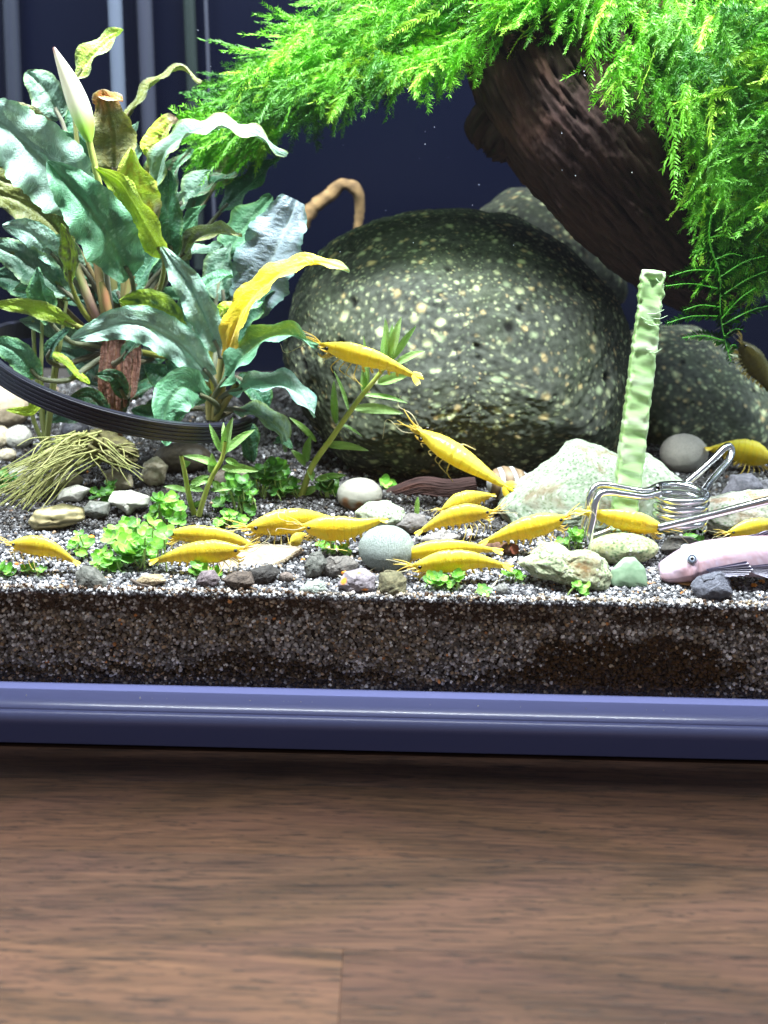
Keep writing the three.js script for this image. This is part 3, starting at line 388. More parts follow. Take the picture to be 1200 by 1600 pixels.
// blade along pts (world), half width w, turned about its midrib by `roll` from facing the lens
function blade(pts, w, c, o = {}) {
  const cv = new THREE.CatmullRomCurve3(pts), n = o.n ?? 84, m = 22, pos = [], idx = [], uv = [], col = [], q = V(), r = rngOf(o.seed ?? 1), ph = r() * 6, wave = o.wave ?? 0.24, fold = o.fold ?? 0.25, L = cv.getLength(), nw = (o.waves ?? L / 0.0062), sd = r() * 50;
  const roll = (o.roll ?? 0.5), facing = CAM.clone().sub(pts[0]).normalize().lerp(V(0, 1, 0), o.up ?? 0.35).normalize();
  for (let i = 0; i <= n; i++) {
    const u = i / n; cv.getPointAt(u, q); const t = cv.getTangentAt(u), side = t.clone().cross(facing).normalize(), nor = side.clone().cross(t).normalize();
    const s = side.clone().multiplyScalar(cos(roll)).addScaledVector(nor, sin(roll)), nn = s.clone().cross(t).multiplyScalar(1).normalize();
    const prof = o.tipCut ? min(1, pow(sin(PI * pow(clamp(u * 0.86 + 0.05), 0.75)), 0.6)) : pow(sin(PI * pow(clamp(u * 0.965 + 0.03), o.bias ?? 0.82)), 0.68);
    for (let j = 0; j <= m; j++) {
      const v = j / m * 2 - 1, av = abs(v), ru = 1 + 0.11 * noise(u * nw * 2.4, v > 0 ? 3 : 9, sd) + 0.05 * noise(u * nw * 6, v > 0 ? 3 : 9, sd), x = v * w * prof * ru, lift = fold * av * w * prof + wave * w * av * av * sin(u * nw * 2 * PI * 0.5 + ph + (v > 0 ? 0 : 1.7)) + 0.09 * w * noise(u * 6 + sd, v * 2.4, 3) + 0.10 * w * exp(-v * v * 60) * -1 + 0.00025 * noise(u * L * 1500, x * 1500, sd);
      const p = q.clone().addScaledVector(s, x).addScaledVector(nn, lift); pos.push(p.x, p.y, p.z); uv.push(x / 0.012, u * L / 0.012);
      const k = fbm(u * 5 + sd, v * 2, sd, 3), e = sst(0.72, 1, av), vein = exp(-v * v * 260), sv = max(0, sin((u * 16 - av * 5) * PI)) ** 6 * 0.12;
      let cc = c.map((a) => a * (1 + 0.7 * k)); cc = mix3(cc, o.edge ?? [c[0] * 1.5 + 0.05, c[1] * 1.35 + 0.06, c[2] * 0.8], e * 0.65 + sv * 0.5); cc = mix3(cc, o.vein ?? [c[0] * 1.3 + 0.04, c[1] * 1.25 + 0.05, c[2] * 1.1 + 0.03], vein * 0.6);
      const sp = worley(p.x * 2100, p.y * 2100, p.z * 2100); if (sp[1] > 0.7) cc = mix3(cc, [c[0] + 0.25, c[1] + 0.3, c[2] + 0.3], 0.5 * sst(0.5, 0.2, sp[0]));  // pale dots paint the fine sparkle of the leaf into its colour
      if (o.tip) cc = mix3(cc, o.tip, sst(o.tipAt ?? 0.72, (o.tipAt ?? 0.72) + 0.18, u + 0.06 * k)); if (o.base) cc = mix3(o.base, cc, sst(0.05, 0.4, u)); if (o.mottle) cc = mix3(cc, o.mottle, clamp(0.2 + 2.4 * fbm(u * 7 + sd, v * 2.6, 8, 3)));
      col.push(...cc.map((a) => max(0.004, a)));
    }
  }
  for (let i = 0; i < n; i++) for (let j = 0; j < m; j++) { const a = i * (m + 1) + j; idx.push(a, a + m + 1, a + m + 2, a, a + m + 2, a + 1); }
  const g = new THREE.BufferGeometry(); g.setIndex(idx); g.setAttribute('position', new THREE.Float32BufferAttribute(pos, 3)); g.setAttribute('uv', new THREE.Float32BufferAttribute(uv, 2)); g.setAttribute('color', new THREE.Float32BufferAttribute(col, 3)); g.computeVertexNormals(); return g;
}
const path3 = (a) => { const o = []; for (let i = 0; i < a.length; i += 3) o.push(P(a[i], a[i + 1], -a[i + 2] / 1000)); return o; };
let leafSeed = 11;
function addLeaf(t, crown, a, wpx, key, o = {}) {                      // a: x, y, depth (mm behind the front) three times or more; from base to tip
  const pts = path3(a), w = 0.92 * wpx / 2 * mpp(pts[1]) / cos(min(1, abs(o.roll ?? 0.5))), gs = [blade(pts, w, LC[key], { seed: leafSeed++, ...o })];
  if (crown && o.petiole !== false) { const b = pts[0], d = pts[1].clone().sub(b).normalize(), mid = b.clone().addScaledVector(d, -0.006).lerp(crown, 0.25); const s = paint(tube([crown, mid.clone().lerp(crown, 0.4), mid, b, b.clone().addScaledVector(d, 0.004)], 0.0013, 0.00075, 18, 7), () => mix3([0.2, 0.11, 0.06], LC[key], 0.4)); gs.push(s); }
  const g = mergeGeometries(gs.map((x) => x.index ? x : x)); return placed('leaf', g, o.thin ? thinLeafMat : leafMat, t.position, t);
}
{
  const crown = P(182, 545, -0.105), t = thing('broad_leaf_plant', 'big plant with blue-green wavy leaves rising from the left of the black ring', 'aquatic plant', null, P(182, 600, -0.105)), A = (a, w, k, o) => addLeaf(t, crown, a, w, k, o), rl = rngOf(404);
  for (const [x0, y0, x1, y1, z, w, k] of [[130, 420, 60, 385, 96, 36, 'grey'], [150, 450, 20, 455, 100, 38, 'teal'], [210, 420, 290, 300, 112, 44, 'grey'], [230, 440, 320, 320, 116, 46, 'teal'], [220, 400, 200, 280, 112, 44, 'teal'], [160, 380, 40, 240, 106, 52, 'grey'], [120, 360, 20, 215, 112, 50, 'teal'], [250, 350, 300, 232, 116, 40, 'teal'], [255, 420, 350, 385, 108, 36, 'grey'], [150, 300, 95, 205, 120, 44, 'teal'], [200, 300, 215, 190, 124, 42, 'grey'], [240, 470, 330, 470, 112, 36, 'teal'], [110, 440, 95, 350, 88, 30, 'lime'], [225, 300, 285, 215, 118, 34, 'olive'], [130, 540, 30, 500, 98, 32, 'grey'], [100, 480, 0, 395, 94, 40, 'olive'], [280, 440, 300, 345, 120, 40, 'dark'], [270, 330, 370, 270, 128, 36, 'dark']])
    A([x0, y0, z + 4, (x0 + x1) / 2 + rr(-8, 8, rl), (y0 + y1) / 2 - rr(6, 22, rl), z, x1, y1, z - 3], w, k, { roll: rr(0.2, 0.7, rl), edge: [0.16, 0.38, 0.14], mottle: rl() < 0.4 ? [0.16, 0.15, 0.10] : undefined });
  A([135, 330, 86, 60, 245, 78, -45, 155, 74], 118, 'pale', { roll: 0.35, edge: [0.2, 0.4, 0.2] });
  A([205, 432, 84, 150, 340, 74, 74, 252, 70], 96, 'teal', { roll: 0.35, edge: [0.14, 0.34, 0.18] });
  A([256, 402, 86, 214, 330, 80, 185, 285, 78, 148, 262, 76], 40, 'lime', { roll: 0.75, thin: true });
  A([118, 122, 110, 148, 82, 108, 192, 46, 106], 46, 'lime', { roll: 0.5, thin: true, edge: [0.3, 0.42, 0.12] });
  A([95, 185, 125, 70, 140, 125, 42, 112, 126], 56, 'grey', { roll: 0.5 });
  A([178, 280, 112, 178, 210, 110, 160, 140, 108], 72, 'olive', { roll: 0.3, thin: true, tip: LC.orange, tipAt: 0.72, mottle: [0.24, 0.22, 0.03] });
  A([150, 165, 112, 160, 150, 110, 192, 158, 106], 30, 'orange', { roll: 0.5, petiole: false, edge: [0.5, 0.5, 0.45] });
  A([196, 185, 128, 240, 130, 126, 285, 108, 124, 314, 130, 122], 26, 'olive', { roll: 0.8, edge: [0.07, 0.07, 0.03] });
  A([237, 345, 98, 212, 285, 92, 205, 232, 88], 64, 'lime', { roll: 0.35, thin: true, mottle: [0.4, 0.36, 0.03], base: [0.4, 0.33, 0.25] });
  A([240, 255, 108, 255, 205, 106, 278, 186, 104], 52, 'lime', { roll: 0.5, tip: [0.5, 0.4, 0.3], mottle: [0.3, 0.16, 0.06] });
  A([238, 300, 100, 262, 232, 96, 330, 198, 92, 400, 212, 90, 448, 244, 90], 48, 'grey', { roll: 0.55, edge: [0.3, 0.36, 0.05] });
  A([268, 402, 100, 262, 335, 98, 264, 266, 100], 52, 'dark', { roll: 0.4 });
  A([92, 408, 96, 50, 365, 90, 4, 352, 86], 44, 'pale', { roll: 0.5, edge: [0.1, 0.3, 0.2] });
  A([115, 380, 102, 60, 330, 98, -25, 292, 96], 62, 'olive', { roll: 0.4, edge: [0.2, 0.22, 0.08] });
  A([75, 352, 104, 30, 300, 104, -30, 262, 104], 52, 'olive', { roll: 0.5 });
  A([105, 458, 96, 45, 412, 92, -25, 372, 90], 54, 'grey', { roll: 0.5, mottle: LC.dark });
  A([80, 505, 92, 66, 460, 90, 58, 418, 88], 40, 'teal', { roll: 0.6 });
  A([118, 508, 90, 60, 482, 86, -15, 474, 84], 24, 'lime', { roll: 0.7, edge: [0.4, 0.45, 0.2] });
  A([60, 590, 84, 28, 552, 82, -18, 530, 82], 42, 'teal', { roll: 0.5 });
  A([74, 560, 92, 90, 530, 90, 110, 514, 88], 26, 'dark', { roll: 0.5 });
  A([168, 240, 118, 160, 205, 116, 145, 180, 116], 40, 'olive', { roll: 0.5 });
  A([90, 230, 104, 55, 195, 102, 0, 160, 100], 44, 'olive', { roll: 0.5, edge: [0.4, 0.38, 0.25] });
  A([300, 330, 128, 310, 290, 130, 330, 262, 132], 50, 'grey', { roll: 0.4 });
  A([345, 330, 150, 385, 290, 150, 436, 244, 150], 46, 'dark', { roll: 0.4 });
  A([330, 300, 155, 360, 262, 155, 410, 214, 158], 44, 'olive', { roll: 0.5 });
  A([278, 408, 104, 318, 366, 98, 378, 366, 94], 44, 'olive', { roll: 0.45, mottle: LC.purple, edge: [0.2, 0.26, 0.06] });
  A([205, 460, 92, 235, 400, 96, 245, 350, 100], 40, 'dark', { roll: 0.5 });
  A([215, 540, 98, 150, 470, 108, 100, 470, 110], 46, 'dark', { roll: 0.4 });
  A([240, 560, 100, 300, 520, 110, 330, 440, 120], 56, 'dark', { roll: 0.4 });
  A([190, 470, 100, 170, 420, 108, 130, 372, 112], 50, 'dark', { roll: 0.4 });
  A([278, 540, 90, 240, 482, 84, 186, 470, 82], 62, 'lime', { roll: 0.45, mottle: [0.03, 0.10, 0.02], edge: [0.2, 0.3, 0.02] });
  A([60, 470, 110, 30, 440, 112, -20, 430, 112], 46, 'dark', { roll: 0.4 });
  A([110, 250, 130, 120, 200, 134, 112, 170, 136], 50, 'dark', { roll: 0.4 });
  for (const [x0, y0, x1, y1, z, c] of [[178, 560, 150, 400, 100, 0], [190, 560, 170, 380, 104, 1], [176, 555, 110, 390, 98, 2], [196, 560, 195, 395, 98, 1], [205, 565, 215, 400, 102, 0], [170, 560, 130, 420, 106, 2], [188, 560, 160, 440, 96, 3], [185, 560, 205, 430, 94, 3]])
    placed('stem', paint(tube([P(x0, y0, -0.105), P((x0 + x1) / 2, (y0 + y1) / 2 + 6, -z / 1000), P(x1, y1, -z / 1000)], 0.0021, 0.0013, 20, 9), (x, y, zz) => mix3([[0.3, 0.2, 0.1], [0.22, 0.19, 0.08], [0.36, 0.2, 0.19], [0.26, 0.08, 0.05]][c], [0.16, 0.2, 0.06], clamp(0.5 + noise(x * 200, y * 90, zz * 200)))), slickMat, t.position, t);
  placed('rhizome', paint(tube([P(180, 690, -0.10), P(172, 640, -0.102), P(186, 575, -0.10), P(180, 505, -0.102)], (u) => 0.0030 + 0.0022 * sin(PI * u) + 0.0010 * noise(u * 14, 1, 1), 0, 40, 16), (x, y, z) => mix3([0.16, 0.07, 0.035], [0.40, 0.19, 0.11], clamp(0.5 + 1.1 * fbm(x * 240, y * 240, z * 240, 3)))), slickMat, t.position, t);
  for (const a of [[[190, 640, 98, 215, 610, 96, 262, 600, 94], 34], [[170, 650, 96, 140, 620, 94, 105, 625, 92], 30], [[195, 620, 92, 180, 590, 88, 150, 585, 86], 26], [[200, 660, 110, 260, 640, 114, 300, 610, 116], 44], [[160, 600, 112, 120, 560, 116, 70, 540, 118], 48], [[215, 620, 116, 240, 560, 120, 250, 500, 122], 50], [[150, 640, 122, 110, 640, 124, 60, 650, 126], 40], [[190, 560, 90, 215, 530, 86, 235, 500, 84], 30]]) A(a[0], a[1], 'dark', { roll: 0.5, mottle: [0.05, 0.06, 0.02] });
  for (let k = 0; k < 5; k++) placed('sheath', blade(path3([165 + k * 10, 660 - k * 8, 97 - k, 160 + k * 13, 590, 95, 168 + k * 12, 500 - k * 14, 98]), 0.0015, [0.22, 0.075, 0.04], { seed: 300 + k, roll: 0.2, edge: [0.42, 0.22, 0.12] }), thinLeafMat, t.position, t);
  // white bud
  const st = placed('bud_stalk', paint(tube([P(180, 400, -0.098), P(165, 330, -0.094), P(150, 268, -0.09), P(136, 205, -0.088)], 0.0012, 0.0011, 20, 9), () => [0.4, 0.45, 0.12]), slickMat, t.position, t);
  const bg = tube([P(140, 222, -0.088), P(132, 190, -0.088), P(112, 135, -0.087), P(84, 74, -0.086)], (u) => 0.00035 + 0.0032 * pow(sin(PI * pow(clamp(u * 0.98 + 0.01), 0.72)), 0.95), 0, 50, 20), b0 = P(140, 222, -0.088), b1 = P(84, 74, -0.086), bl = b1.clone().sub(b0);
  const bud = placed('flower_bud', paint(bg, (x, y, z) => { const u = V(x, y, z).sub(b0).dot(bl) / bl.lengthSq(); return mix3(mix3([0.3, 0.55, 0.03], [0.86, 0.84, 0.72], sst(0.1, 0.48, u)), [0.7, 0.45, 0.42], sst(0.9, 1.02, u)); }), phy({ vertexColors: true, roughness: 0.6, transmission: 0.45, thickness: 0 }), t.position, t); bud.userData.label = 'white pointed flower bud, green at its base';
}
{
  const crown = P(333, 655, -0.086), t = thing('broad_leaf_plant', 'smaller rosette with one bright yellow leaf at the right of the black ring', 'aquatic plant', null, P(333, 665, -0.086)), A = (a, w, k, o) => addLeaf(t, crown, a, w, k, o);
  A([388, 485, 108, 425, 400, 106, 462, 312, 106], 112, 'lav', { roll: 0.2, tipCut: true, wave: 0.1, edge: [0.12, 0.3, 0.22] });
  A([352, 400, 120, 385, 350, 122, 425, 306, 124], 58, 'teal', { roll: 0.4 });
  const y = A([352, 560, 84, 378, 485, 78, 440, 425, 74, 500, 410, 72, 546, 424, 70], 52, 'yellow', { roll: 0.5, wave: 0.14, base: [0.85, 0.52, 0.05], tip: [0.2, 0.42, 0.3], tipAt: 0.84, edge: [0.9, 0.8, 0.08], vein: [0.75, 0.5, 0.01], mottle: [0.85, 0.6, 0.01] }); y.userData.label = 'bright yellow leaf with a teal tip';
  A([342, 548, 86, 300, 455, 82, 252, 385, 82], 50, 'pale', { roll: 0.45, edge: [0.16, 0.4, 0.25], vein: [0.2, 0.4, 0.35] });
  A([330, 588, 82, 270, 530, 74, 205, 505, 70, 110, 530, 68], 58, 'pale', { roll: 0.5, edge: [0.12, 0.36, 0.2] });
  A([345, 602, 82, 390, 545, 76, 440, 520, 74, 497, 540, 72], 58, 'teal', { roll: 0.5, edge: [0.16, 0.42, 0.25] });
  A([362, 612, 82, 420, 598, 76, 465, 612, 72, 492, 652, 70], 54, 'pale', { roll: 0.5, edge: [0.1, 0.3, 0.25] });
  A([324, 622, 78, 285, 605, 70, 262, 635, 66, 258, 696, 64], 60, 'teal', { roll: 0.45, edge: [0.2, 0.5, 0.25] });
  A([368, 640, 84, 415, 650, 80, 440, 675, 78, 448, 706, 78], 42, 'grey', { roll: 0.5, mottle: [0.14, 0.24, 0.06] });
  A([430, 690, 80, 445, 690, 78, 458, 700, 78], 26, 'teal', { roll: 0.4, petiole: false });
  A([342, 500, 88, 356, 482, 86, 372, 478, 84], 28, 'lime', { roll: 0.5 });
  A([308, 468, 96, 330, 438, 92, 364, 432, 90], 36, 'teal', { roll: 0.5, edge: [0.16, 0.4, 0.2] });
  A([385, 660, 88, 388, 690, 86, 394, 722, 86], 38, 'dark', { roll: 0.4 });
  A([300, 560, 96, 262, 590, 92, 225, 570, 90], 50, 'dark', { roll: 0.4 });
  A([360, 540, 100, 400, 470, 104, 440, 440, 106], 54, 'dark', { roll: 0.4 });
  A([318, 560, 98, 300, 500, 102, 290, 450, 104], 52, 'dark', { roll: 0.4 });
  A([370, 590, 94, 400, 610, 92, 420, 640, 92], 44, 'dark', { roll: 0.4 });
  A([290, 640, 92, 250, 650, 92, 205, 640, 92], 40, 'dark', { roll: 0.4 });
  A([350, 470, 112, 345, 420, 116, 360, 380, 118], 56, 'grey', { roll: 0.4, mottle: LC.dark });
  A([372, 500, 92, 388, 478, 90, 410, 470, 90], 36, 'teal', { roll: 0.4 });
  for (const [a, b] of [[[333, 655], [345, 560]], [[328, 655], [322, 580]], [[338, 655], [356, 560]], [[335, 655], [370, 600]]]) placed('stem', paint(tube([P(a[0], a[1], -0.085), P((a[0] + b[0]) / 2, (a[1] + b[1]) / 2, -0.084), P(b[0], b[1], -0.083)], 0.0014, 0.001, 16, 8), () => [0.3, 0.26, 0.1]), slickMat, t.position, t);
}
{ // small thin-stemmed plantlet at the far left behind the ring
  const t = thing('plantlet', 'thin-stemmed pale plantlet behind the left end of the black ring', 'aquatic plant', null, P(70, 690, -0.1)), c = P(72, 700, -0.1);
  for (const [x1, y1] of [[48, 400], [66, 480], [104, 470], [40, 560], [88, 540]]) placed('stem', paint(tube([c, P((72 + x1) / 2 - 4, (690 + y1) / 2 + 30, -0.098), P(x1, y1, -0.096)], 0.0009, 0.0006, 20, 7), () => [0.32, 0.36, 0.14]), slickMat, t.position, t);
  for (const a of [[[60, 560, 94, 40, 590, 92, 20, 610, 92], 18], [[80, 550, 94, 110, 575, 92, 140, 600, 92], 20], [[66, 600, 94, 48, 640, 92, 10, 640, 92], 16]]) addLeaf(t, null, a[0], a[1], 'lime', { roll: 0.6, petiole: false });
}
{ // roots hanging from the ring
  const c = P(172, 700, -0.088), t = thing('root_tangle', 'yellow-green tangle of plant roots hanging out below the black ring', 'roots', null, c), r = rngOf(77);
  const g = ball(22), p = g.attributes.position; for (let i = 0; i < p.count; i++) { const d = V(p.getX(i), p.getY(i), p.getZ(i)), f = 1 + 0.5 * fbm(d.x * 3, d.y * 3, d.z * 3, 4); p.setXYZ(i, (d.x * 0.0085 - d.y * 0.004) * f, (d.y * 0.006) * f, d.z * 0.007 * f); } g.computeVertexNormals();
  const lump = mesh('root_ball', paint(g, (x, y, z) => mix3([0.03, 0.022, 0.008], [0.13, 0.12, 0.035], clamp(0.45 + 1.3 * fbm(x * 400, y * 400, z * 400, 3)))), stoneMat, t);
  const rm = phy({ vertexColors: true, roughness: 0.6, transmission: 0.2, thickness: 0 });
  for (let k = 0; k < 120; k++) { const front = k < 86, x1 = front ? rr(-20, 60, r) : rr(20, 230, r), y1 = front ? 740 + (60 - x1) * 0.4 + rr(-30, 75, r) * (x1 > -5 ? 1 : 0.4) : rr(690, 760, r), a = P(rr(110, 180, r), rr(672, 715, r), -0.088 + rr(-0.004, 0.004, r)), b = P(x1, y1, -0.072 + rr(-0.008, 0.008, r)), mid = a.clone().lerp(b, 0.5).add(V(rr(-0.002, 0.002, r), rr(-0.001, 0.0045, r), rr(-0.003, 0.003, r)));
    const cc = mix3([0.22, 0.25, 0.05], [0.42, 0.41, 0.15], r()); placed('root', paint(tube([a, a.clone().lerp(mid, 0.5).add(V(rr(-0.001, 0.001, r), rr(-0.0006, 0.0012, r), 0)), mid, mid.clone().lerp(b, 0.5).add(V(rr(-0.0012, 0.0012, r), rr(-0.001, 0.001, r), 0)), b], rr(0.0002, 0.00048, r), 0.00013, 24, 6), () => cc), rm, t.position, t); }
}
// ---------------------------------------------------------------- thin-leaved stem plants
function lance(pts, w, c, seed, round = false) {
  const cv = new THREE.CatmullRomCurve3(pts), n = 14, m = 4, pos = [], idx = [], uv = [], col = [], q = V(), facing = CAM.clone().sub(pts[0]).normalize().lerp(V(0, 1, 0), 0.3);
  const r = rngOf(seed), roll = rr(-0.7, 0.7, r), L = cv.getLength();
  for (let i = 0; i <= n; i++) { const u = i / n; cv.getPointAt(u, q); const t = cv.getTangentAt(u), s0 = t.clone().cross(facing).normalize(), n0 = s0.clone().cross(t).normalize(), s = s0.clone().multiplyScalar(cos(roll)).addScaledVector(n0, sin(roll)), nn = s.clone().cross(t);
    for (let j = 0; j <= m; j++) { const v = j / m * 2 - 1, prof = pow(sin(PI * pow(clamp(u * 0.97 + 0.02), round ? 1.3 : 0.75)), round ? 0.6 : 0.75), p = q.clone().addScaledVector(s, v * w * prof).addScaledVector(nn, abs(v) * w * 0.45 * prof); pos.push(p.x, p.y, p.z); uv.push(v * w / 0.012, u * L / 0.012); const k = 1 + 0.3 * noise(u * 3, v, seed); col.push(...mix3(c, c.map((a) => a * 1.4 + 0.05), exp(-v * v * 30) * 0.5).map((a) => a * k)); } }
  for (let i = 0; i < n; i++) for (let j = 0; j < m; j++) { const a = i * (m + 1) + j; idx.push(a, a + m + 1, a + m + 2, a, a + m + 2, a + 1); }
  const g = new THREE.BufferGeometry(); g.setIndex(idx); g.setAttribute('position', new THREE.Float32BufferAttribute(pos, 3)); g.setAttribute('uv', new THREE.Float32BufferAttribute(uv, 2)); g.setAttribute('color', new THREE.Float32BufferAttribute(col, 3)); g.computeVertexNormals(); return g;
}
function stemPlant(label, z, path, r0, leaves, seed) {
  const pts = path.map(([x, y], i) => P(x, y, z + 0.0006 * i)), t = thing('stem_plant', label, 'aquatic plant', null, pts[0]), r = rngOf(seed);
  placed('stem', paint(tube(pts, r0, r0 * 0.62, 40, 9), (x, y, zz) => mix3([0.26, 0.34, 0.05], [0.4, 0.44, 0.12], clamp(0.5 + noise(x * 300, y * 200, zz * 300)))), slickMat, t.position, t);
  leaves.forEach(([x0, y0, x1, y1, w, tone = 0], i) => {
    const dz = rr(-0.003, 0.0035, r), a = P(x0, y0, z), b = P(x1, y1, z + dz), mid = a.clone().lerp(b, 0.55).add(V(0, 0.0004 * sqrt((x1 - x0) ** 2 + (y1 - y0) ** 2) / 40, 0.0004));
    placed('leaf', lance([a, mid, b], w / 2 * mpp(a) * 1.15, mix3([0.16, 0.40, 0.04], [0.36, 0.6, 0.16], tone + rr(0, 0.4, r)), seed * 31 + i), thinLeafMat, t.position, t);
  });
}
stemPlant('tall bright green stem plant leaning right, its tip behind a swimming shrimp', -0.083, [[465, 792], [474, 765], [488, 728], [520, 682], [560, 625], [590, 588], [606, 566]], 0.0012, [
  [603, 562, 602, 497, 11, 0.5], [606, 560, 613, 506, 9, 0.3], [610, 558, 627, 495, 13, 0.6], [611, 562, 650, 509, 11, 0.1], [618, 569, 664, 549, 11, 0.3], [598, 568, 600, 520, 8, 0.2], [568, 613, 567, 572, 10], [574, 606, 568, 525, 8], [590, 598, 642, 584, 14, 0.5], [570, 617, 637, 630, 8], [553, 638, 630, 646, 14, 0.4], [526, 662, 522, 595, 13], [545, 642, 521, 578, 7], [505, 694, 576, 704, 11, 0.1], [529, 662, 567, 683, 7], [494, 690, 452, 652, 9], [479, 721, 486, 680, 15, 0.1], [476, 728, 455, 703, 14], [482, 733, 488, 753, 13], [492, 751, 541, 743, 11], [471, 751, 422, 758, 9], [473, 768, 428, 769, 9], [474, 771, 499, 760, 11], [466, 780, 440, 790, 8], [468, 782, 492, 785, 8]], 3);
stemPlant('middle green stem plant with an upright leaf whorl below the black ring', -0.062, [[311, 806], [318, 780], [331, 745], [347, 716], [352, 690]], 0.0010, [
  [350, 710, 364, 652, 15, 0.4], [346, 706, 327, 662, 9], [352, 706, 398, 671, 12], [350, 700, 349, 660, 8, 0.5], [343, 728, 286, 712, 11], [330, 738, 331, 708, 13, 0.4], [347, 731, 404, 736, 13, 0.2], [353, 717, 376, 728, 9], [333, 752, 351, 772, 11], [329, 766, 361, 765, 8], [328, 748, 305, 760, 7]], 4);
stemPlant('short green stem plant with its top cut off, leftmost of the three stems', -0.064, [[312, 826], [303, 800], [297, 782], [288, 735], [283, 712]], 0.0011, [
  [293, 768, 256, 760, 9], [293, 762, 318, 767, 10], [298, 756, 327, 743, 9], [300, 792, 316, 782, 8], [286, 728, 298, 722, 12, 0.1]], 5);
// single blades
tag(placed('grass_blade', lance([P(653, 818, -0.06), P(652, 800, -0.06), P(653, 776, -0.06)], 0.0009, [0.25, 0.5, 0.05], 2, true), thinLeafMat, P(653, 818, -0.06)), 'single upright green blade growing right of the white-green chunk', 'grass blade');
tag(placed('grass_blade', lance([P(581, 895, -0.026), P(580, 886, -0.026), P(579, 876, -0.026)], 0.0009, [0.25, 0.5, 0.05], 2, true), thinLeafMat, P(581, 895, -0.026)), 'tiny green blade in front of the round grey pebble', 'grass blade');

// ---------------------------------------------------------------- carpet plant clumps
const discs = [0, 1, 2].map((k) => { // small round leaf, stalk at the origin, lying along +x, slightly cupped
  const pos = [0.0, 0, 0], idx = [], n = 12, uv = [0.5, 0.5]; pos[0] = 0.55; pos[1] = -0.06;
  for (let rg = 1; rg <= 2; rg++) for (let i = 0; i < n; i++) { const t = i / n * 2 * PI, q = rg / 2, x = 0.55 + 0.47 * q * cos(t), z = 0.36 * (1 + 0.1 * k) * q * sin(t) * (1 - 0.12 * cos(t)); pos.push(x, -0.06 + 0.1 * q * q + 0.03 * sin(t * 2 + k), z); uv.push(0.5 + q * cos(t) / 2, 0.5 + q * sin(t) / 2); }
  for (let i = 0; i < n; i++) { const j = (i + 1) % n; idx.push(0, 1 + j, 1 + i, 1 + i, 1 + j, 1 + n + j, 1 + i, 1 + n + j, 1 + n + i); }
  const b = pos.length / 3; pos.push(0, 0, 0.03, 0, 0, -0.03, 0.14, 0, 0.05, 0.14, 0, -0.05); uv.push(0, 0, 0, 0, 0, 0, 0, 0); idx.push(b, b + 2, b + 1, b + 1, b + 2, b + 3);
  const g = new THREE.BufferGeometry(); g.setIndex(idx); g.setAttribute('position', new THREE.Float32BufferAttribute(pos, 3)); g.setAttribute('uv', new THREE.Float32BufferAttribute(uv, 2)); g.computeVertexNormals(); return g;
});
const greens = [[0.13, 0.44, 0.01], [0.19, 0.55, 0.015], [0.28, 0.62, 0.03], [0.08, 0.30, 0.015]].map((c) => phy({ color: new THREE.Color().setRGB(...c), roughness: 0.65, transmission: 0.4, thickness: 0, bumpMap: grainTex, bumpScale: 0.0001, clearcoat: 0.4, clearcoatRoughness: 0.3 }));
const shadedGreens = [[0.06, 0.22, 0.02], [0.10, 0.30, 0.02], [0.04, 0.15, 0.015]].map((c) => phy({ color: new THREE.Color().setRGB(...c), roughness: 0.5, transmission: 0.35, thickness: 0 }));  // darker copies of the greens, with shade put into the leaf colour
function carpet(label, box, heads, sizePx, o = {}) {                 // box in the photo; heads = leaf rosettes on short stalks
  const [x0, y0, x1, y1] = box, r = rngOf(o.seed ?? x0), base = G((x0 + x1) / 2, y1), zc = o.z ?? base.z, t = thing('carpet_plant', label, 'carpet plant', null, V(base.x, bedY(base.x, zc), zc)), mats = o.dim ? shadedGreens : greens, stalks = [];
  for (let k = 0; k < heads; k++) {
    const ang = r() * 2 * PI, q = sqrt(r()), hx = (x0 + x1) / 2 + (x1 - x0) / 2 * q * cos(ang), hy = (y0 + y1) / 2 + (y1 - y0) / 2 * q * sin(ang), z = zc + rr(-1, 1, r) * (o.dz ?? 0.006), h = P(hx, hy, z), s = sizePx * mpp(h) * rr(0.75, 1.2, r), foot = V(h.x + rr(-0.003, 0.003, r), bedY(h.x, z) - 0.001, z + rr(-0.003, 0.001, r));
    if (h.y > foot.y + 0.001) stalks.push(paint(tube([foot, foot.clone().lerp(h, 0.5).add(V(rr(-0.001, 0.001, r), 0, 0)), h], 0.00032, 0.00025, 6, 5), () => [0.35, 0.5, 0.16]));
    const axis = V(rr(-0.5, 0.5, r), 1, rr(0.1, 0.9, r)).normalize(), tilt = new THREE.Quaternion().setFromUnitVectors(V(0, 1, 0), axis), n = 4 + floor(r() * 3), a0 = r() * 6;
    for (let i = 0; i < n; i++) { const m = mesh('leaf', discs[floor(r() * 3)], mats[floor(r() * mats.length)], t); m.position.copy(h).sub(t.position); m.quaternion.copy(tilt).multiply(new THREE.Quaternion().setFromEuler(new THREE.Euler(0, a0 + i * 2 * PI / n + rr(-0.25, 0.25, r), rr(0.1, 0.75, r), 'YXZ'))); m.scale.setScalar(s * (i < n / 2 ? 1 : 0.75)); }
  }
  if (stalks.length) placed('stalks', mergeGeometries(stalks), slickMat, t.position, t).userData.kind = 'stuff';
}
carpet('carpet plant clump with the largest rounded leaves in front of the two facing shrimps', [196, 850, 232, 886], 5, 34, { seed: 3, dz: 0.003 });
carpet('dense bright carpet plant clump left of the facing shrimps', [165, 815, 262, 870], 34, 17, { seed: 5, dz: 0.010 });
carpet('carpet plant shoots rising behind the dense clump', [235, 778, 285, 830], 18, 16, { seed: 6, dz: 0.008, z: -0.058 });
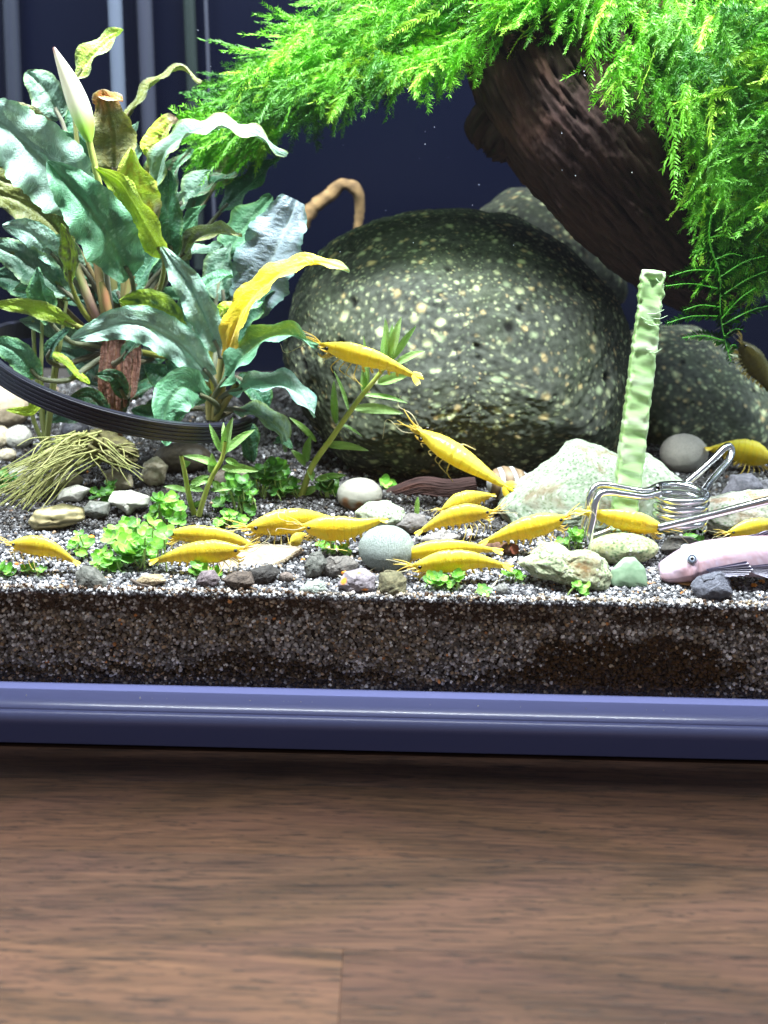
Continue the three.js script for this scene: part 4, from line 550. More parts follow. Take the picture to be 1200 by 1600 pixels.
carpet('carpet plant sprig right of the leftmost shrimp', [105, 835, 140, 868], 9, 14, { seed: 8, dz: 0.004 });
carpet('low carpet plant leaves between the leftmost shrimp and the big-leaved clump', [138, 866, 186, 892], 12, 15, { seed: 9, dz: 0.005 });
carpet('small carpet plant leaves at the left edge of the gravel', [2, 882, 22, 898], 3, 15, { seed: 10, dz: 0.002 });
carpet('tiny carpet plant under the tail of the leftmost shrimp', [38, 882, 68, 896], 5, 11, { seed: 11, dz: 0.003 });
carpet('carpet plant leaves under the belly of the right-facing shrimp', [295, 882, 345, 902], 6, 14, { seed: 12, dz: 0.003 });
carpet('carpet plant leaves below the twin shrimps near the shell tip', [484, 842, 552, 864], 9, 12, { seed: 13, dz: 0.004, z: -0.04 });
carpet('olive carpet plant patch under the two overlapping shrimps', [668, 890, 722, 915], 12, 14, { seed: 14, dz: 0.004 });
carpet('three round carpet plant leaves lying right of the olive patch', [745, 915, 768, 930], 2, 15, { seed: 15, dz: 0.001 });
carpet('small carpet plant tuft left of the pitted yellowish stone', [790, 890, 822, 906], 4, 12, { seed: 16, dz: 0.002 });
carpet('upright carpet plant sprig in front of the pitted yellowish stone', [888, 908, 916, 932], 3, 14, { seed: 17, dz: 0.001 });
carpet('carpet plant leaves left of the spring foot', [876, 826, 908, 856], 9, 13, { seed: 18, dz: 0.003 });
carpet('carpet plant leaves behind the head of the pale fish', [1052, 838, 1092, 862], 6, 15, { seed: 19, dz: 0.003, z: -0.045 });
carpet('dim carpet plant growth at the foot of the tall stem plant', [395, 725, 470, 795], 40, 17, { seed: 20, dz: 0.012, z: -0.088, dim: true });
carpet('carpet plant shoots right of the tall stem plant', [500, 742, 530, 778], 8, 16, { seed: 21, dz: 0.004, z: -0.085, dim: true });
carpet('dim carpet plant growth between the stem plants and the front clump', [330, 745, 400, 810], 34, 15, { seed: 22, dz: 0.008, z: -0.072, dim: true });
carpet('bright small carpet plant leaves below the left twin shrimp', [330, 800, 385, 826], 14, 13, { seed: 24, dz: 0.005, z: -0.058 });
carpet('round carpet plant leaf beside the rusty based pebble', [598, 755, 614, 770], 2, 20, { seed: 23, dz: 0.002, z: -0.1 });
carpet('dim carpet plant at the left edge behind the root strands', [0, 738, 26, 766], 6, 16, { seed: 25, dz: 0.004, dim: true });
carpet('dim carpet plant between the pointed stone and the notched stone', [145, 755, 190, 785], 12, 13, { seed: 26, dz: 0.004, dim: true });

// ---------------------------------------------------------------- moss
function frondGeo(seed, branches) {
  const r = rngOf(seed), pos = [], idx = [], nor = [];
  const tri = (a, b, c) => { const n = b.clone().sub(a).cross(c.clone().sub(a)).normalize(), k = pos.length / 3; for (const p of [a, b, c]) { pos.push(p.x, p.y, p.z); nor.push(n.x, n.y, n.z); } idx.push(k, k + 1, k + 2); };
  const strand = (from, dir, up, L, leaf, step) => {
    const bend = up.clone().multiplyScalar(rr(-0.5, 0.15, r)).addScaledVector(dir.clone().cross(up), rr(-0.35, 0.35, r)), at = (s) => from.clone().addScaledVector(dir, s * L).addScaledVector(bend, s * s * L * 0.5), n = max(4, floor(L / step));
    for (let i = 0; i < n; i++) {
      const s = i / n, a = at(s), b = at((i + 1) / n), t = b.clone().sub(a).normalize(), side = t.clone().cross(up).normalize(), nn = side.clone().cross(t), w = 0.0075 * (1 - 0.5 * s) * (leaf / 0.085);
      tri(a.clone().addScaledVector(side, -w), a.clone().addScaledVector(side, w), b); tri(a.clone().addScaledVector(nn, -w), b, a.clone().addScaledVector(nn, w));
      for (const sg of [-1, 1]) { const az = rr(-0.75, 0.75, r), out = side.clone().multiplyScalar(sg * cos(az)).addScaledVector(nn, sin(az)), l = leaf * rr(0.75, 1.15, r) * (1 - 0.45 * s * s), d = out.clone().multiplyScalar(0.80).addScaledVector(t, 0.6 + 0.3 * s).normalize(), wv = t.clone().cross(out).multiplyScalar(0.35).addScaledVector(t, 0.8).normalize().multiplyScalar(l * 0.2), m = a.clone().addScaledVector(d, l * 0.42), e = a.clone().addScaledVector(d, l).addScaledVector(t, l * 0.15); tri(a, m.clone().add(wv), e); tri(a, e, m.clone().sub(wv)); }
    }
    return at;
  };
  const at = strand(V(0, 0, 0), V(1, 0, 0), V(0, 1, 0), 1, 0.115, 0.046);
  for (let k = 0; k < branches; k++) { const s = 0.12 + 0.75 * k / branches, sg = k % 2 ? 1 : -1, d = V(0.65, rr(-0.25, 0.25, r), sg * 0.8).normalize(); strand(at(s), d, V(0, 1, 0), rr(0.3, 0.46, r) * (1.15 - s), 0.10, 0.046); }
  const g = new THREE.BufferGeometry(); g.setIndex(idx); g.setAttribute('position', new THREE.Float32BufferAttribute(pos, 3)); g.setAttribute('normal', new THREE.Float32BufferAttribute(nor, 3)); return g;
}
const frondKinds = [frondGeo(1, 0), frondGeo(2, 6), frondGeo(3, 9), frondGeo(4, 3)];
const mossMat = phy({ color: 0xffffff, roughness: 0.5, transmission: 0.5, thickness: 0, specularIntensity: 0.6 });
const inPoly = (poly, x, y) => { let c = false; for (let i = 0, j = poly.length - 1; i < poly.length; j = i++) { const [ax, ay] = poly[i], [bx, by] = poly[j]; if (ay > y !== by > y && x < (bx - ax) * (y - ay) / (by - ay) + ax) c = !c; } return c; };
const MM = new THREE.Matrix4();
function frondMatrix(p, dir, roll, s, wide = 1) {
  const x = dir.clone().normalize(), u = abs(x.y) > 0.95 ? V(0, 0, 1) : V(0, 1, 0), z = x.clone().cross(u).normalize(), y = z.clone().cross(x), c = cos(roll), k = sin(roll), y2 = y.clone().multiplyScalar(c).addScaledVector(z, k), z2 = x.clone().cross(y2);
  return MM.makeBasis(x.multiplyScalar(s), y2.multiplyScalar(s * wide), z2.multiplyScalar(s * wide)).setPosition(p).clone();
}
function moss(label, sets, seed) {                                     // sets: [polygon, count, zNear, zFar, angle(x, y) in degrees, lenPx, tone]
  const r = rngOf(seed), lists = frondKinds.map(() => []);
  for (const [poly, count, zn, zf, angle, lenPx, tone] of sets) {
    const xs = poly.map((p) => p[0]), ys = poly.map((p) => p[1]); let n = 0, guard = 0;
    while (n < count && guard++ < count * 60) {
      const x = rr(min(...xs), max(...xs), r), y = rr(min(...ys), max(...ys), r); if (!inPoly(poly, x, y)) continue; n++;
      const q = r(), z = lerp(zn, zf, q), p = P(x, y, z), a = (angle(x, y) + rr(-38, 38, r)) * PI / 180, L = lenPx * rr(0.55, 1.25, r) * mpp(p), dir = RIGHT.clone().multiplyScalar(cos(a)).addScaledVector(UP, sin(a)).addScaledVector(FWD, rr(-0.5, 0.4, r)).addScaledVector(V(0, -1, 0), 0.1);
      const k = noise(x * 0.012, y * 0.012, seed) + rr(-0.25, 0.25, r), hot = r(); let c = mix3([0.035, 0.205, 0.006], [0.22, 0.64, 0.016], clamp(0.5 + k)); if (hot > 0.86) c = mix3(c, [0.42, 0.7, 0.04], 0.8); if (q > 0.6) c = mix3(c, [0.03, 0.13, 0.02], 0.5);  // far fronds darkened in colour to paint the shade inside the moss
      c = c.map((v) => v * (tone ?? 1)); lists[floor(r() * 4)].push([frondMatrix(p, dir, rr(-1.2, 1.2, r), L), c]);
    }
  }
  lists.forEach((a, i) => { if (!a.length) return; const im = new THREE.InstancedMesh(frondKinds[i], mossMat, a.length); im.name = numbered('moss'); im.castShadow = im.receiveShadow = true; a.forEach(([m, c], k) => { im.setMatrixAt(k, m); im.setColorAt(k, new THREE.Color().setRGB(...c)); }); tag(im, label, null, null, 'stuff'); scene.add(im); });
}
moss('bright green feathery moss spreading left from the driftwood along the top', [
  [[[345, 150], [380, 105], [440, 60], [520, -10], [640, -70], [860, -70], [905, 20], [860, 35], [760, 50], [690, 85], [640, 100], [560, 118], [480, 150], [420, 190], [370, 205], [345, 190]], 560, -0.115, -0.165, (x) => lerp(205, 200, x / 900) + (x > 650 ? -12 : 0), 100],
  [[[420, 120], [520, 90], [640, 70], [760, 40], [800, 60], [700, 95], [600, 125], [500, 160]], 260, -0.105, -0.13, (x) => 222, 78],
  [[[335, 205], [400, 180], [450, 190], [440, 215], [360, 245], [325, 240]], 120, -0.14, -0.17, () => 215, 70],
], 41);
moss('bright green feathery moss hanging over the driftwood at the upper right', [
  [[[910, -60], [1290, -60], [1290, 330], [1180, 350], [1130, 290], [1085, 250], [1040, 180], [1000, 130], [960, 80], [920, 30]], 640, -0.085, -0.135, (x, y) => lerp(250, 282, clamp((x - 950) / 250)), 112],
  [[[1040, -40], [1290, -40], [1290, 330], [1190, 330], [1120, 250], [1070, 150]], 300, -0.07, -0.10, (x) => x > 1150 ? 190 : 262, 90],
  [[[820, -70], [990, -70], [985, 0], [930, 5], [870, 10], [790, 30]], 150, -0.095, -0.115, (x) => 205, 78],
  [[[760, -60], [960, -60], [950, 25], [880, 38], [800, 45], [760, 40]], 110, -0.098, -0.112, () => 212, 74],
  [[[905, 20], [980, 60], [1010, 190], [1000, 210], [960, 130], [925, 70]], 90, -0.115, -0.13, () => 255, 80, 0.6],
  [[[1060, 250], [1260, 290], [1260, 400], [1190, 400], [1130, 360], [1085, 290]], 230, -0.085, -0.12, () => 255, 80],
  [[[1090, 330], [1190, 330], [1190, 440], [1130, 440]], 40, -0.082, -0.10, () => 262, 64],
], 43);
// single fronds one can follow by eye
function frond(label, z, pts, branches, leafPx, c, seed) {            // main stem through pts, side strands [i, x, y]
  const w = pts.map(([x, y]) => P(x, y, z)), t = thing('moss_frond', label, 'moss frond', null, w[0]), r = rngOf(seed), cv = new THREE.CatmullRomCurve3(w);
  const mat = phy({ color: new THREE.Color().setRGB(...c), roughness: 0.5, transmission: 0.4, thickness: 0 });
  const strand = (curve, name, leaf) => {
    const L = curve.getLength(), step = leaf * 0.3, n = floor(L / step), gs = [tube(curve.getPoints(8), leaf * 0.085, leaf * 0.05, 20, 5, false)], pos = [], nor = [], idx = [];
    for (let i = 0; i <= n; i++) { const s = i / max(1, n), a = curve.getPointAt(s), tg = curve.getTangentAt(s), side = tg.clone().cross(FWD).normalize(), nn = side.clone().cross(tg); for (const sg of [-1, 1]) { const az = rr(-0.7, 0.7, r), out = side.clone().multiplyScalar(sg * cos(az)).addScaledVector(nn, sin(az)), l = leaf * rr(0.7, 1.15, r) * (1 - 0.5 * s * s), d = out.clone().multiplyScalar(0.8).addScaledVector(tg, 0.6).normalize(), wv = tg.clone().multiplyScalar(l * 0.19), m = a.clone().addScaledVector(d, l * 0.42), e = a.clone().addScaledVector(d, l), N = d.clone().cross(tg).normalize(), k = pos.length / 3; for (const p of [a, m.clone().add(wv), e, m.clone().sub(wv)]) { pos.push(p.x, p.y, p.z); nor.push(N.x, N.y, N.z); } idx.push(k, k + 1, k + 2, k, k + 2, k + 3); } }
    const g = new THREE.BufferGeometry(); g.setIndex(idx); g.setAttribute('position', new THREE.Float32BufferAttribute(pos, 3)); g.setAttribute('normal', new THREE.Float32BufferAttribute(nor, 3)); gs[0].deleteAttribute('uv'); gs.push(g); placed(name, mergeGeometries(gs), mat, t.position, t);
  };
  strand(cv, 'main_strand', leafPx * mpp(w[0]));
  for (const [s, x, y, dz = 0] of branches) { const a = cv.getPointAt(s), b = P(x, y, z + dz); strand(new THREE.CatmullRomCurve3([a, a.clone().lerp(b, 0.55).add(V(0, 0.0012, 0)), b]), 'side_strand', leafPx * 0.85 * mpp(w[0])); }
}
frond('long green moss frond with side branches hanging right of the upright cucumber strip', -0.078, [[1112, 335], [1108, 375], [1125, 430], [1125, 480], [1130, 520], [1142, 565]], [[0.25, 1082, 395], [0.38, 1046, 432], [0.42, 1195, 400, 0.006], [0.5, 1040, 447], [0.55, 1210, 420], [0.62, 1068, 485], [0.68, 1042, 505], [0.7, 1180, 450, 0.006], [0.74, 1215, 475], [0.85, 1066, 528], [0.82, 1160, 515], [0.93, 1150, 540], [0.15, 1150, 375], [0.3, 1160, 400]], 18, [0.10, 0.50, 0.02], 5);
frond('yellow-green moss tip hanging at the top in front of the dark gap', -0.10, [[870, 15], [845, 32], [815, 55], [792, 92]], [[0.3, 868, 42], [0.55, 770, 46], [0.7, 838, 60]], 17, [0.5, 0.68, 0.05], 6);
frond('short green moss frond lying across the bare driftwood', -0.105, [[950, 165], [915, 175], [885, 178], [858, 186]], [], 13, [0.13, 0.45, 0.02], 7);
frond('small green moss frond reaching left over the driftwood below the short one', -0.105, [[1040, 230], [1010, 220], [985, 208], [958, 206]], [[0.4, 1000, 232]], 12, [0.13, 0.45, 0.02], 8);
frond('thin drooping moss strand in front of the driftwood', -0.102, [[1012, 232], [1030, 262], [1042, 285], [1046, 303], [1062, 302]], [], 9, [0.10, 0.40, 0.02], 9);
frond('moss frond hanging down beside the top of the driftwood', -0.118, [[960, 10], [968, 60], [975, 100], [982, 138]], [], 15, [0.06, 0.26, 0.03], 10);
frond('bright moss frond arching left along the top edge of the dark gap', -0.10, [[935, 8], [900, 2], [860, 18], [820, 30], [760, 40]], [[0.3, 900, 30], [0.6, 800, 48]], 14, [0.36, 0.6, 0.04], 11);
frond('bright moss frond hanging left above the rear plants', -0.12, [[690, 55], [640, 68], [590, 92], [548, 130]], [[0.4, 600, 70], [0.6, 575, 118]], 14, [0.34, 0.6, 0.04], 12);
frond('moss frond pointing down over the dark gap, lower left', -0.115, [[720, 75], [660, 95], [625, 120], [600, 165]], [[0.4, 690, 108], [0.6, 612, 110]], 14, [0.16, 0.45, 0.03], 13);
tag(placed('dead_moss', (() => { const g = ball(20), p = g.attributes.position, c = P(985, 170, -0.118), m = mpp(c); for (let i = 0; i < p.count; i++) { const d = V(p.getX(i), p.getY(i), p.getZ(i)), f = 1 + 0.7 * fbm(d.x * 4, d.y * 4, d.z * 4, 4); p.setXYZ(i, c.x + d.x * 13 * m * f, c.y + d.y * 26 * m * f, c.z + d.z * 12 * m * f); } g.computeVertexNormals(); return paint(g, (x, y, z) => mix3([0.12, 0.13, 0.03], [0.5, 0.46, 0.26], clamp(0.5 + 1.6 * fbm(x * 500, y * 500, z * 500, 3)))); })(), stoneMat, P(985, 170, -0.118)), 'pale tuft of dead moss at the top of the bare driftwood', 'dead moss');

// ---------------------------------------------------------------- shrimps
const shrimpMat = phy({ vertexColors: true, color: new THREE.Color(1, 1, 1), roughness: 0.9, specularIntensity: 0.5, transmission: 0.3, thickness: 0, clearcoat: 0.5, clearcoatRoughness: 0.22, bumpMap: grainTex, bumpScale: 0.00035 }), limbMat = phy({ vertexColors: true, roughness: 0.75, transmission: 0.4, thickness: 0 }), clearShrimp = phy({ vertexColors: true, roughness: 0.62, specularIntensity: 0.5, transmission: 0.42, thickness: 0, clearcoat: 0.5, clearcoatRoughness: 0.2, bumpMap: grainTex, bumpScale: 0.0003 }), eyeMat = phy({ color: 0x0a0604, roughness: 0.25 });
// head and tail: photo points of rostrum tip and fan end with depth; fat = greatest height in pixels; roll turns the back towards the lens
function shrimp(label, [hx, hy, hz], [tx, ty, tz], fat, o = {}) {
  const H = P(hx, hy, -hz / 1000), T = P(tx, ty, -tz / 1000), X = T.clone().sub(H), L = X.length(); X.normalize();
  const r = rngOf(o.seed ?? hx), U = V(0, 1, 0).addScaledVector(X, -X.y).normalize(), W = X.clone().cross(U), roll = o.roll ?? 0.12, toCam = Math.sign(W.dot(CAM.clone().sub(H))) || 1;
  const U2 = U.clone().multiplyScalar(cos(roll)).addScaledVector(W, toCam * sin(roll)), W2 = X.clone().cross(U2);
  const mid = H.clone().lerp(T, 0.5), t = thing('shrimp', label, 'shrimp', o.group ?? 'yellow shrimps in the tank', mid); t.quaternion.setFromRotationMatrix(new THREE.Matrix4().makeBasis(X, U2, W2)); t.scale.setScalar(L);
  const fh = 0.92 * fat * mpp(mid) / L / 2, arch = o.arch ?? 0.05, droop = o.droop ?? 0.03, sad = o.saddle ?? 0.4, deep = o.deep ?? 0.3;
  const spine = (x) => arch * sin(PI * pow(clamp(x), 1.0)) - droop * sst(0.6, 1, x) - (o.nose ?? 0.0) * sst(0.25, 0, x);
  const keys = [[0.0, 0.02], [0.05, 0.10], [0.09, 0.2], [0.13, 0.42], [0.17, 0.58], [0.24, 0.82], [0.32, 0.98], [0.42, 1.0], [0.52, 0.93], [0.62, 0.76], [0.72, 0.55], [0.8, 0.40], [0.88, 0.27], [0.92, 0.15]];
  const hgt = (x) => { for (let i = 1; i < keys.length; i++) if (x <= keys[i][0]) { const [a, b] = keys[i - 1], [c, d] = keys[i]; return lerp(b, d, (x - a) / (c - a)); } return 0.1; };
  { // body: carapace and the six rings of the abdomen in one skin
    const n = 84, m = 22, pos = [], idx = [], col = [];
    for (let i = 0; i <= n; i++) {
      const x = 0.92 * i / n, h = hgt(x) * fh, ab = x > 0.44 ? ((x - 0.44) / 0.075) % 1 : 0, seg = x > 0.44 && x < 0.9 ? 0.028 * (ab - 0.4) : x > 0.42 && x < 0.44 ? -0.04 : 0, w = h * (o.wide ?? 0.66) * (x < 0.12 ? 0.8 : 1), yc = spine(x) - 0.25 * h + (x < 0.14 ? 0.022 * (1 - x / 0.14) : 0);
      for (let j = 0; j <= m; j++) {
        const a = j / m * 2 * PI, ca = cos(a), sa = sin(a), up = ca, rid = x > 0.06 && up > 0.9 ? 0.05 * max(0, noise(x * 60, 1, r() * 0 + 3)) : 0;
        const f = 1 + seg * (0.4 + 0.6 * abs(up)) + rid + 0.02 * noise(x * 30, ca * 3, sa * 3) + 0.03 * noise(x * 70, ca * 7, sa * 7), pl = x > 0.44 && x < 0.88 && ca < -0.35 ? 1 + 0.16 * sin(PI * clamp(ab)) - 0.05 : 1, y = yc + ca * h * f * (ca < 0 ? 0.9 : 1.08) * pl, z = sa * w * f * (ca < 0 ? 0.9 : 1);
        pos.push(x - 0.5, y, z);
        const mot = fbm(x * 24 + hx, ca * 3.2, sa * 3.2 + hy, 4), dots = worley(x * 55 + hx, ca * 9, sa * 9);
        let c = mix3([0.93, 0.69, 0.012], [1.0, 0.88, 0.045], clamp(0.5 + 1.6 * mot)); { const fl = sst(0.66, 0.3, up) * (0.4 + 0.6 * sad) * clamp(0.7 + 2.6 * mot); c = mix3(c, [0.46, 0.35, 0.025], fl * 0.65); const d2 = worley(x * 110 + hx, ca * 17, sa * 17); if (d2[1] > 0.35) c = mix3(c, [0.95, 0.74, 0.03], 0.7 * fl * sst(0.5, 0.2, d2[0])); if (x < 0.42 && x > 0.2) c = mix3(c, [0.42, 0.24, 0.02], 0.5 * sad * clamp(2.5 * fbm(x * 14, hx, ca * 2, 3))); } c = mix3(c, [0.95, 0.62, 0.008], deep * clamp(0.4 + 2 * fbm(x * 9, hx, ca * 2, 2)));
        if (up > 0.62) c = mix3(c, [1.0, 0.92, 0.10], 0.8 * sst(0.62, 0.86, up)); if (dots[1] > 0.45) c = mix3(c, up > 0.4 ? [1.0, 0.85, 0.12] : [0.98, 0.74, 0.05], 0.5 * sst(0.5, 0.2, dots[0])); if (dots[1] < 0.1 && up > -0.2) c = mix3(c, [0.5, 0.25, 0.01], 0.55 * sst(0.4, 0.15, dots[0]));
        if (x > 0.44 && x < 0.9 && (ab < 0.1 || ab > 0.93)) c = mix3(c, [0.62, 0.42, 0.02], 0.4);
        if (o.shadeTint) c = [c[0] * o.shadeTint, c[1] * o.shadeTint, c[2] * o.shadeTint * 2]; col.push(...c);  // darkens the whole body colour to stand in for shade
      }
    }
    for (let i = 0; i < n; i++) for (let j = 0; j < m; j++) { const a = i * (m + 1) + j; idx.push(a, a + 1, a + m + 2, a, a + m + 2, a + m + 1); }
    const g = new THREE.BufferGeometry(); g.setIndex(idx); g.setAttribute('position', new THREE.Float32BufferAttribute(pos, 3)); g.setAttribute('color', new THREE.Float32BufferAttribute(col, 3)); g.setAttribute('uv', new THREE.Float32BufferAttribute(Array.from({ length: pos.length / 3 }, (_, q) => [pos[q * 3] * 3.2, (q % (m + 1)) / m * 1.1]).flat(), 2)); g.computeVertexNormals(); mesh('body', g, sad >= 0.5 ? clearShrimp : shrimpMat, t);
    const organ = ball(12), op = organ.attributes.position; for (let i = 0; i < op.count; i++) { const q = V(op.getX(i), op.getY(i), op.getZ(i)), f = 1 + 0.35 * fbm(q.x * 2.5 + hx, q.y * 2.5, q.z * 2.5, 3); op.setXYZ(i, 0.27 - 0.5 + q.x * 0.095 * f, spine(0.27) - 0.05 * fh + q.y * 0.55 * fh * f, q.z * 0.33 * fh * f); } organ.computeVertexNormals();
    if (sad >= 0.5) { mesh('organs', paint(organ, (x, y, z) => mix3([0.42, 0.22, 0.02], [0.85, 0.55, 0.02], clamp(0.5 + 1.6 * noise(x * 40, y * 40, z * 40)))), limbMat, t);
      const gp = []; for (let i = 0; i <= 8; i++) { const x = 0.3 + 0.6 * i / 8; gp.push(V(x - 0.5, spine(x) + hgt(x) * fh * 0.42, 0)); } mesh('gut', paint(tube(gp, 0.013, 0.007, 30, 7), (x) => mix3([0.85, 0.62, 0.04], [0.45, 0.28, 0.03], clamp(0.5 + noise(x * 30, 1, 2)))), limbMat, t); }
  }
  const yellow = [0.85, 0.66, 0.10], paleY = [0.72, 0.66, 0.34], tb = (name, pts, r0, r1, c, mat = limbMat, seg = 14) => mesh(name, paint(tube(pts, r0, r1, seg, 6), () => c), mat, t);
  for (const s of [-1, 1]) {
    const e = mesh('eye', ball(6), eyeMat, t), ew = hgt(0.14) * fh * 0.78; e.scale.set(0.019, 0.017, 0.016); e.position.set(0.138 - 0.5, spine(0.138) + 0.012, s * (ew + 0.012));
    tb('antenna', [V(0.09 - 0.5, spine(0.1) - 0.01, s * 0.018), V(-0.02 - 0.5, spine(0) + rr(-0.03, 0.05, r), s * 0.07), V(-0.18 - 0.5, rr(-0.12, 0.10, r), s * rr(0.05, 0.15, r)), V(-0.34 - 0.5 + rr(0, 0.2, r), rr(-0.26, 0.14, r), s * rr(0.1, 0.3, r))], 0.0045, 0.002, [0.6, 0.55, 0.35], limbMat, 24);
    for (const k of [0, 1]) tb('antennule', [V(0.07 - 0.5, spine(0.07) + 0.012, s * 0.012), V(0.0 - 0.5, spine(0) + 0.03 + 0.03 * k, s * 0.025), V(-0.1 - 0.5, rr(0.0, 0.06, r) + 0.05 * k, s * rr(0.02, 0.08, r))], 0.006, 0.002, yellow);
    const sc = mesh('antennal_scale', paint(ball(5), () => yellow), limbMat, t); sc.scale.set(0.045, 0.006, 0.014); sc.position.set(0.065 - 0.5, spine(0.065) - 0.008, s * 0.02); sc.rotation.z = 0.15;
    for (let k = 0; k < 5; k++) {                                       // walking legs
      const x = 0.22 + 0.05 * k, h = hgt(x) * fh, y0 = spine(x) - h * 1.15, kn = V(x - 0.07 + 0.02 * k - 0.5 + rr(-0.015, 0.015, r), y0 - 0.035 - 0.012 * (k % 2), s * (0.05 + 0.02 * k)), ft = V(x - 0.07 + 0.045 * k - 0.5 + rr(-0.02, 0.02, r), (o.swim ? y0 - rr(0.05, 0.12, r) : min(y0 - 0.05, -fh * 1.25 - rr(0.03, 0.07, r))), s * (0.06 + 0.025 * k));
      tb('leg', [V(x - 0.5, y0 + 0.03, s * h * 0.4), kn, kn.clone().lerp(ft, 0.55).add(V(-0.012, 0.004, 0)), ft], 0.0065, 0.003, mix3(paleY, yellow, r()));
    }
    for (let k = 0; k < 5; k++) { const x = 0.47 + 0.072 * k, h = hgt(x) * fh, p = mesh('swimmeret', paint(ball(4), () => [0.85, 0.66, 0.08]), limbMat, t); p.scale.set(0.012, 0.034 - 0.003 * k, 0.008); p.position.set(x - 0.5 + 0.01, spine(x) - h * 1.28 - 0.004, s * h * 0.35); p.rotation.z = 0.5; }
    for (const k of [0, 1]) { const p = mesh('tail_fan_blade', paint(ball(6), (x) => mix3([0.92, 0.72, 0.03], [0.8, 0.74, 0.32], sst(0.2, 1, x))), limbMat, t), sp = 0.22 + 0.3 * k + (o.fan ?? 0); p.scale.set(0.052, 0.006, 0.019); p.position.set(0.895 - 0.5 + 0.045 * cos(sp), spine(0.92) - 0.004, s * (0.012 + 0.05 * sin(sp))); p.rotation.set(s * 0.25, -s * sp, -0.2 - droop * 2); }
  }
  const tel = mesh('tail_fan_blade', paint(ball(6), () => [0.95, 0.72, 0.02]), shrimpMat, t); tel.scale.set(0.05, 0.01, 0.013); tel.position.set(0.945 - 0.5, spine(0.93) + 0.004, 0); tel.rotation.z = -0.12;
  const claw = [0.17, 0.19]; for (const x of claw) for (const s of [-1, 1]) tb('claw_leg', [V(x - 0.5, spine(x) - hgt(x) * fh * 1.1, s * 0.02), V(x - 0.07 - 0.5, spine(x) - hgt(x) * fh * 1.1 - 0.04, s * 0.04), V(x - 0.10 - 0.5, spine(x) - hgt(x) * fh * 1.1 - 0.02, s * 0.03)], 0.008, 0.004, yellow);
  return t;
}
shrimp('yellow shrimp facing left at the far left of the gravel', [6, 850, 16], [128, 876, 16], 36, { arch: 0.10, droop: 0.07, saddle: 0.7 });
shrimp('yellow shrimp facing right, its head over the cream shell', [392, 858, 19], [230, 872, 19], 42, { arch: 0.03, nose: -0.0, saddle: 0.55, droop: 0.04 });
shrimp('slender yellow shrimp facing left just behind the one over the shell', [245, 834, 33], [424, 856, 33], 34, { arch: 0.06, droop: 0.06, saddle: 0.9 });
shrimp('leaning yellow shrimp facing left, behind the orange-bellied one', [372, 828, 40], [545, 812, 54], 48, { arch: 0.06, saddle: 0.5, roll: 0.25 });
shrimp('orange-bellied yellow shrimp facing left against the white-green chunk', [462, 822, 35], [608, 818, 37], 46, { arch: -0.02, droop: -0.06, deep: 0.9, saddle: 0.1 });
shrimp('yellow shrimp swimming left in front of the large boulder', [487, 536, 78], [664, 590, 74], 40, { arch: 0.045, swim: true, roll: 0.55, fan: 0.25, saddle: 0.15 });
shrimp('yellow shrimp seen from above, swimming head up past the snail', [640, 664, 82], [806, 770, 70], 46, { arch: 0.0, droop: 0, swim: true, roll: 1.05, fan: 0.2, wide: 0.85, saddle: 0 });
shrimp('yellow shrimp facing right with its tail hanging, left of the big pale stone', [780, 798, 51], [646, 834, 49], 36, { arch: 0.10, droop: 0.02, saddle: 0.85, nose: 0.02 });
shrimp('partly hidden yellow shrimp under the tail of the one seen from above', [684, 800, 66], [775, 770, 72], 38, { arch: 0.06, saddle: 0.8 });
shrimp('golden shrimp facing right above the cut twig', [896, 806, 38], [746, 846, 36], 42, { arch: 0.02, deep: 0.8, saddle: 0.35 });
shrimp('yellow shrimp facing left, half hidden behind the front overlapping one', [610, 870, 26], [788, 856, 28], 34, { arch: 0.05, saddle: 0.2 });
shrimp('front yellow shrimp overlapping another in front of the cut twig', [632, 888, 17], [804, 880, 17], 44, { arch: 0.075, droop: 0.05, saddle: 0.05, roll: 0.3 });
shrimp('deep yellow shrimp pointing right in front of the steel spring', [1050, 829, 38], [896, 798, 42], 42, { arch: 0.03, deep: 0.9, saddle: 0, roll: 0.4, droop: 0 });
shrimp('blurred golden shrimp behind the spring loop at the back right', [1215, 722, 124], [1100, 698, 124], 44, { arch: 0.08, saddle: 0.3 });
shrimp('yellow shrimp almost wholly hidden behind the back of the pale fish', [1128, 836, 47], [1240, 818, 50], 30, { arch: 0.07 });
shrimp('shrimp darkened in colour for shade, clinging to the shaded boulder at the right edge', [1152, 528, 150], [1212, 618, 150], 40, { arch: 0.03, swim: true, shadeTint: 0.22 });
shrimp('tiny yellow young shrimp between the twin shrimps', [452, 850, 36], [478, 832, 42], 26, { arch: 0.02, saddle: 0.3 });
shrimp('tiny yellow shrimp under the bent end of the steel spring', [930, 862, 42], [952, 848, 44], 16, { arch: 0.05, deep: 1 });

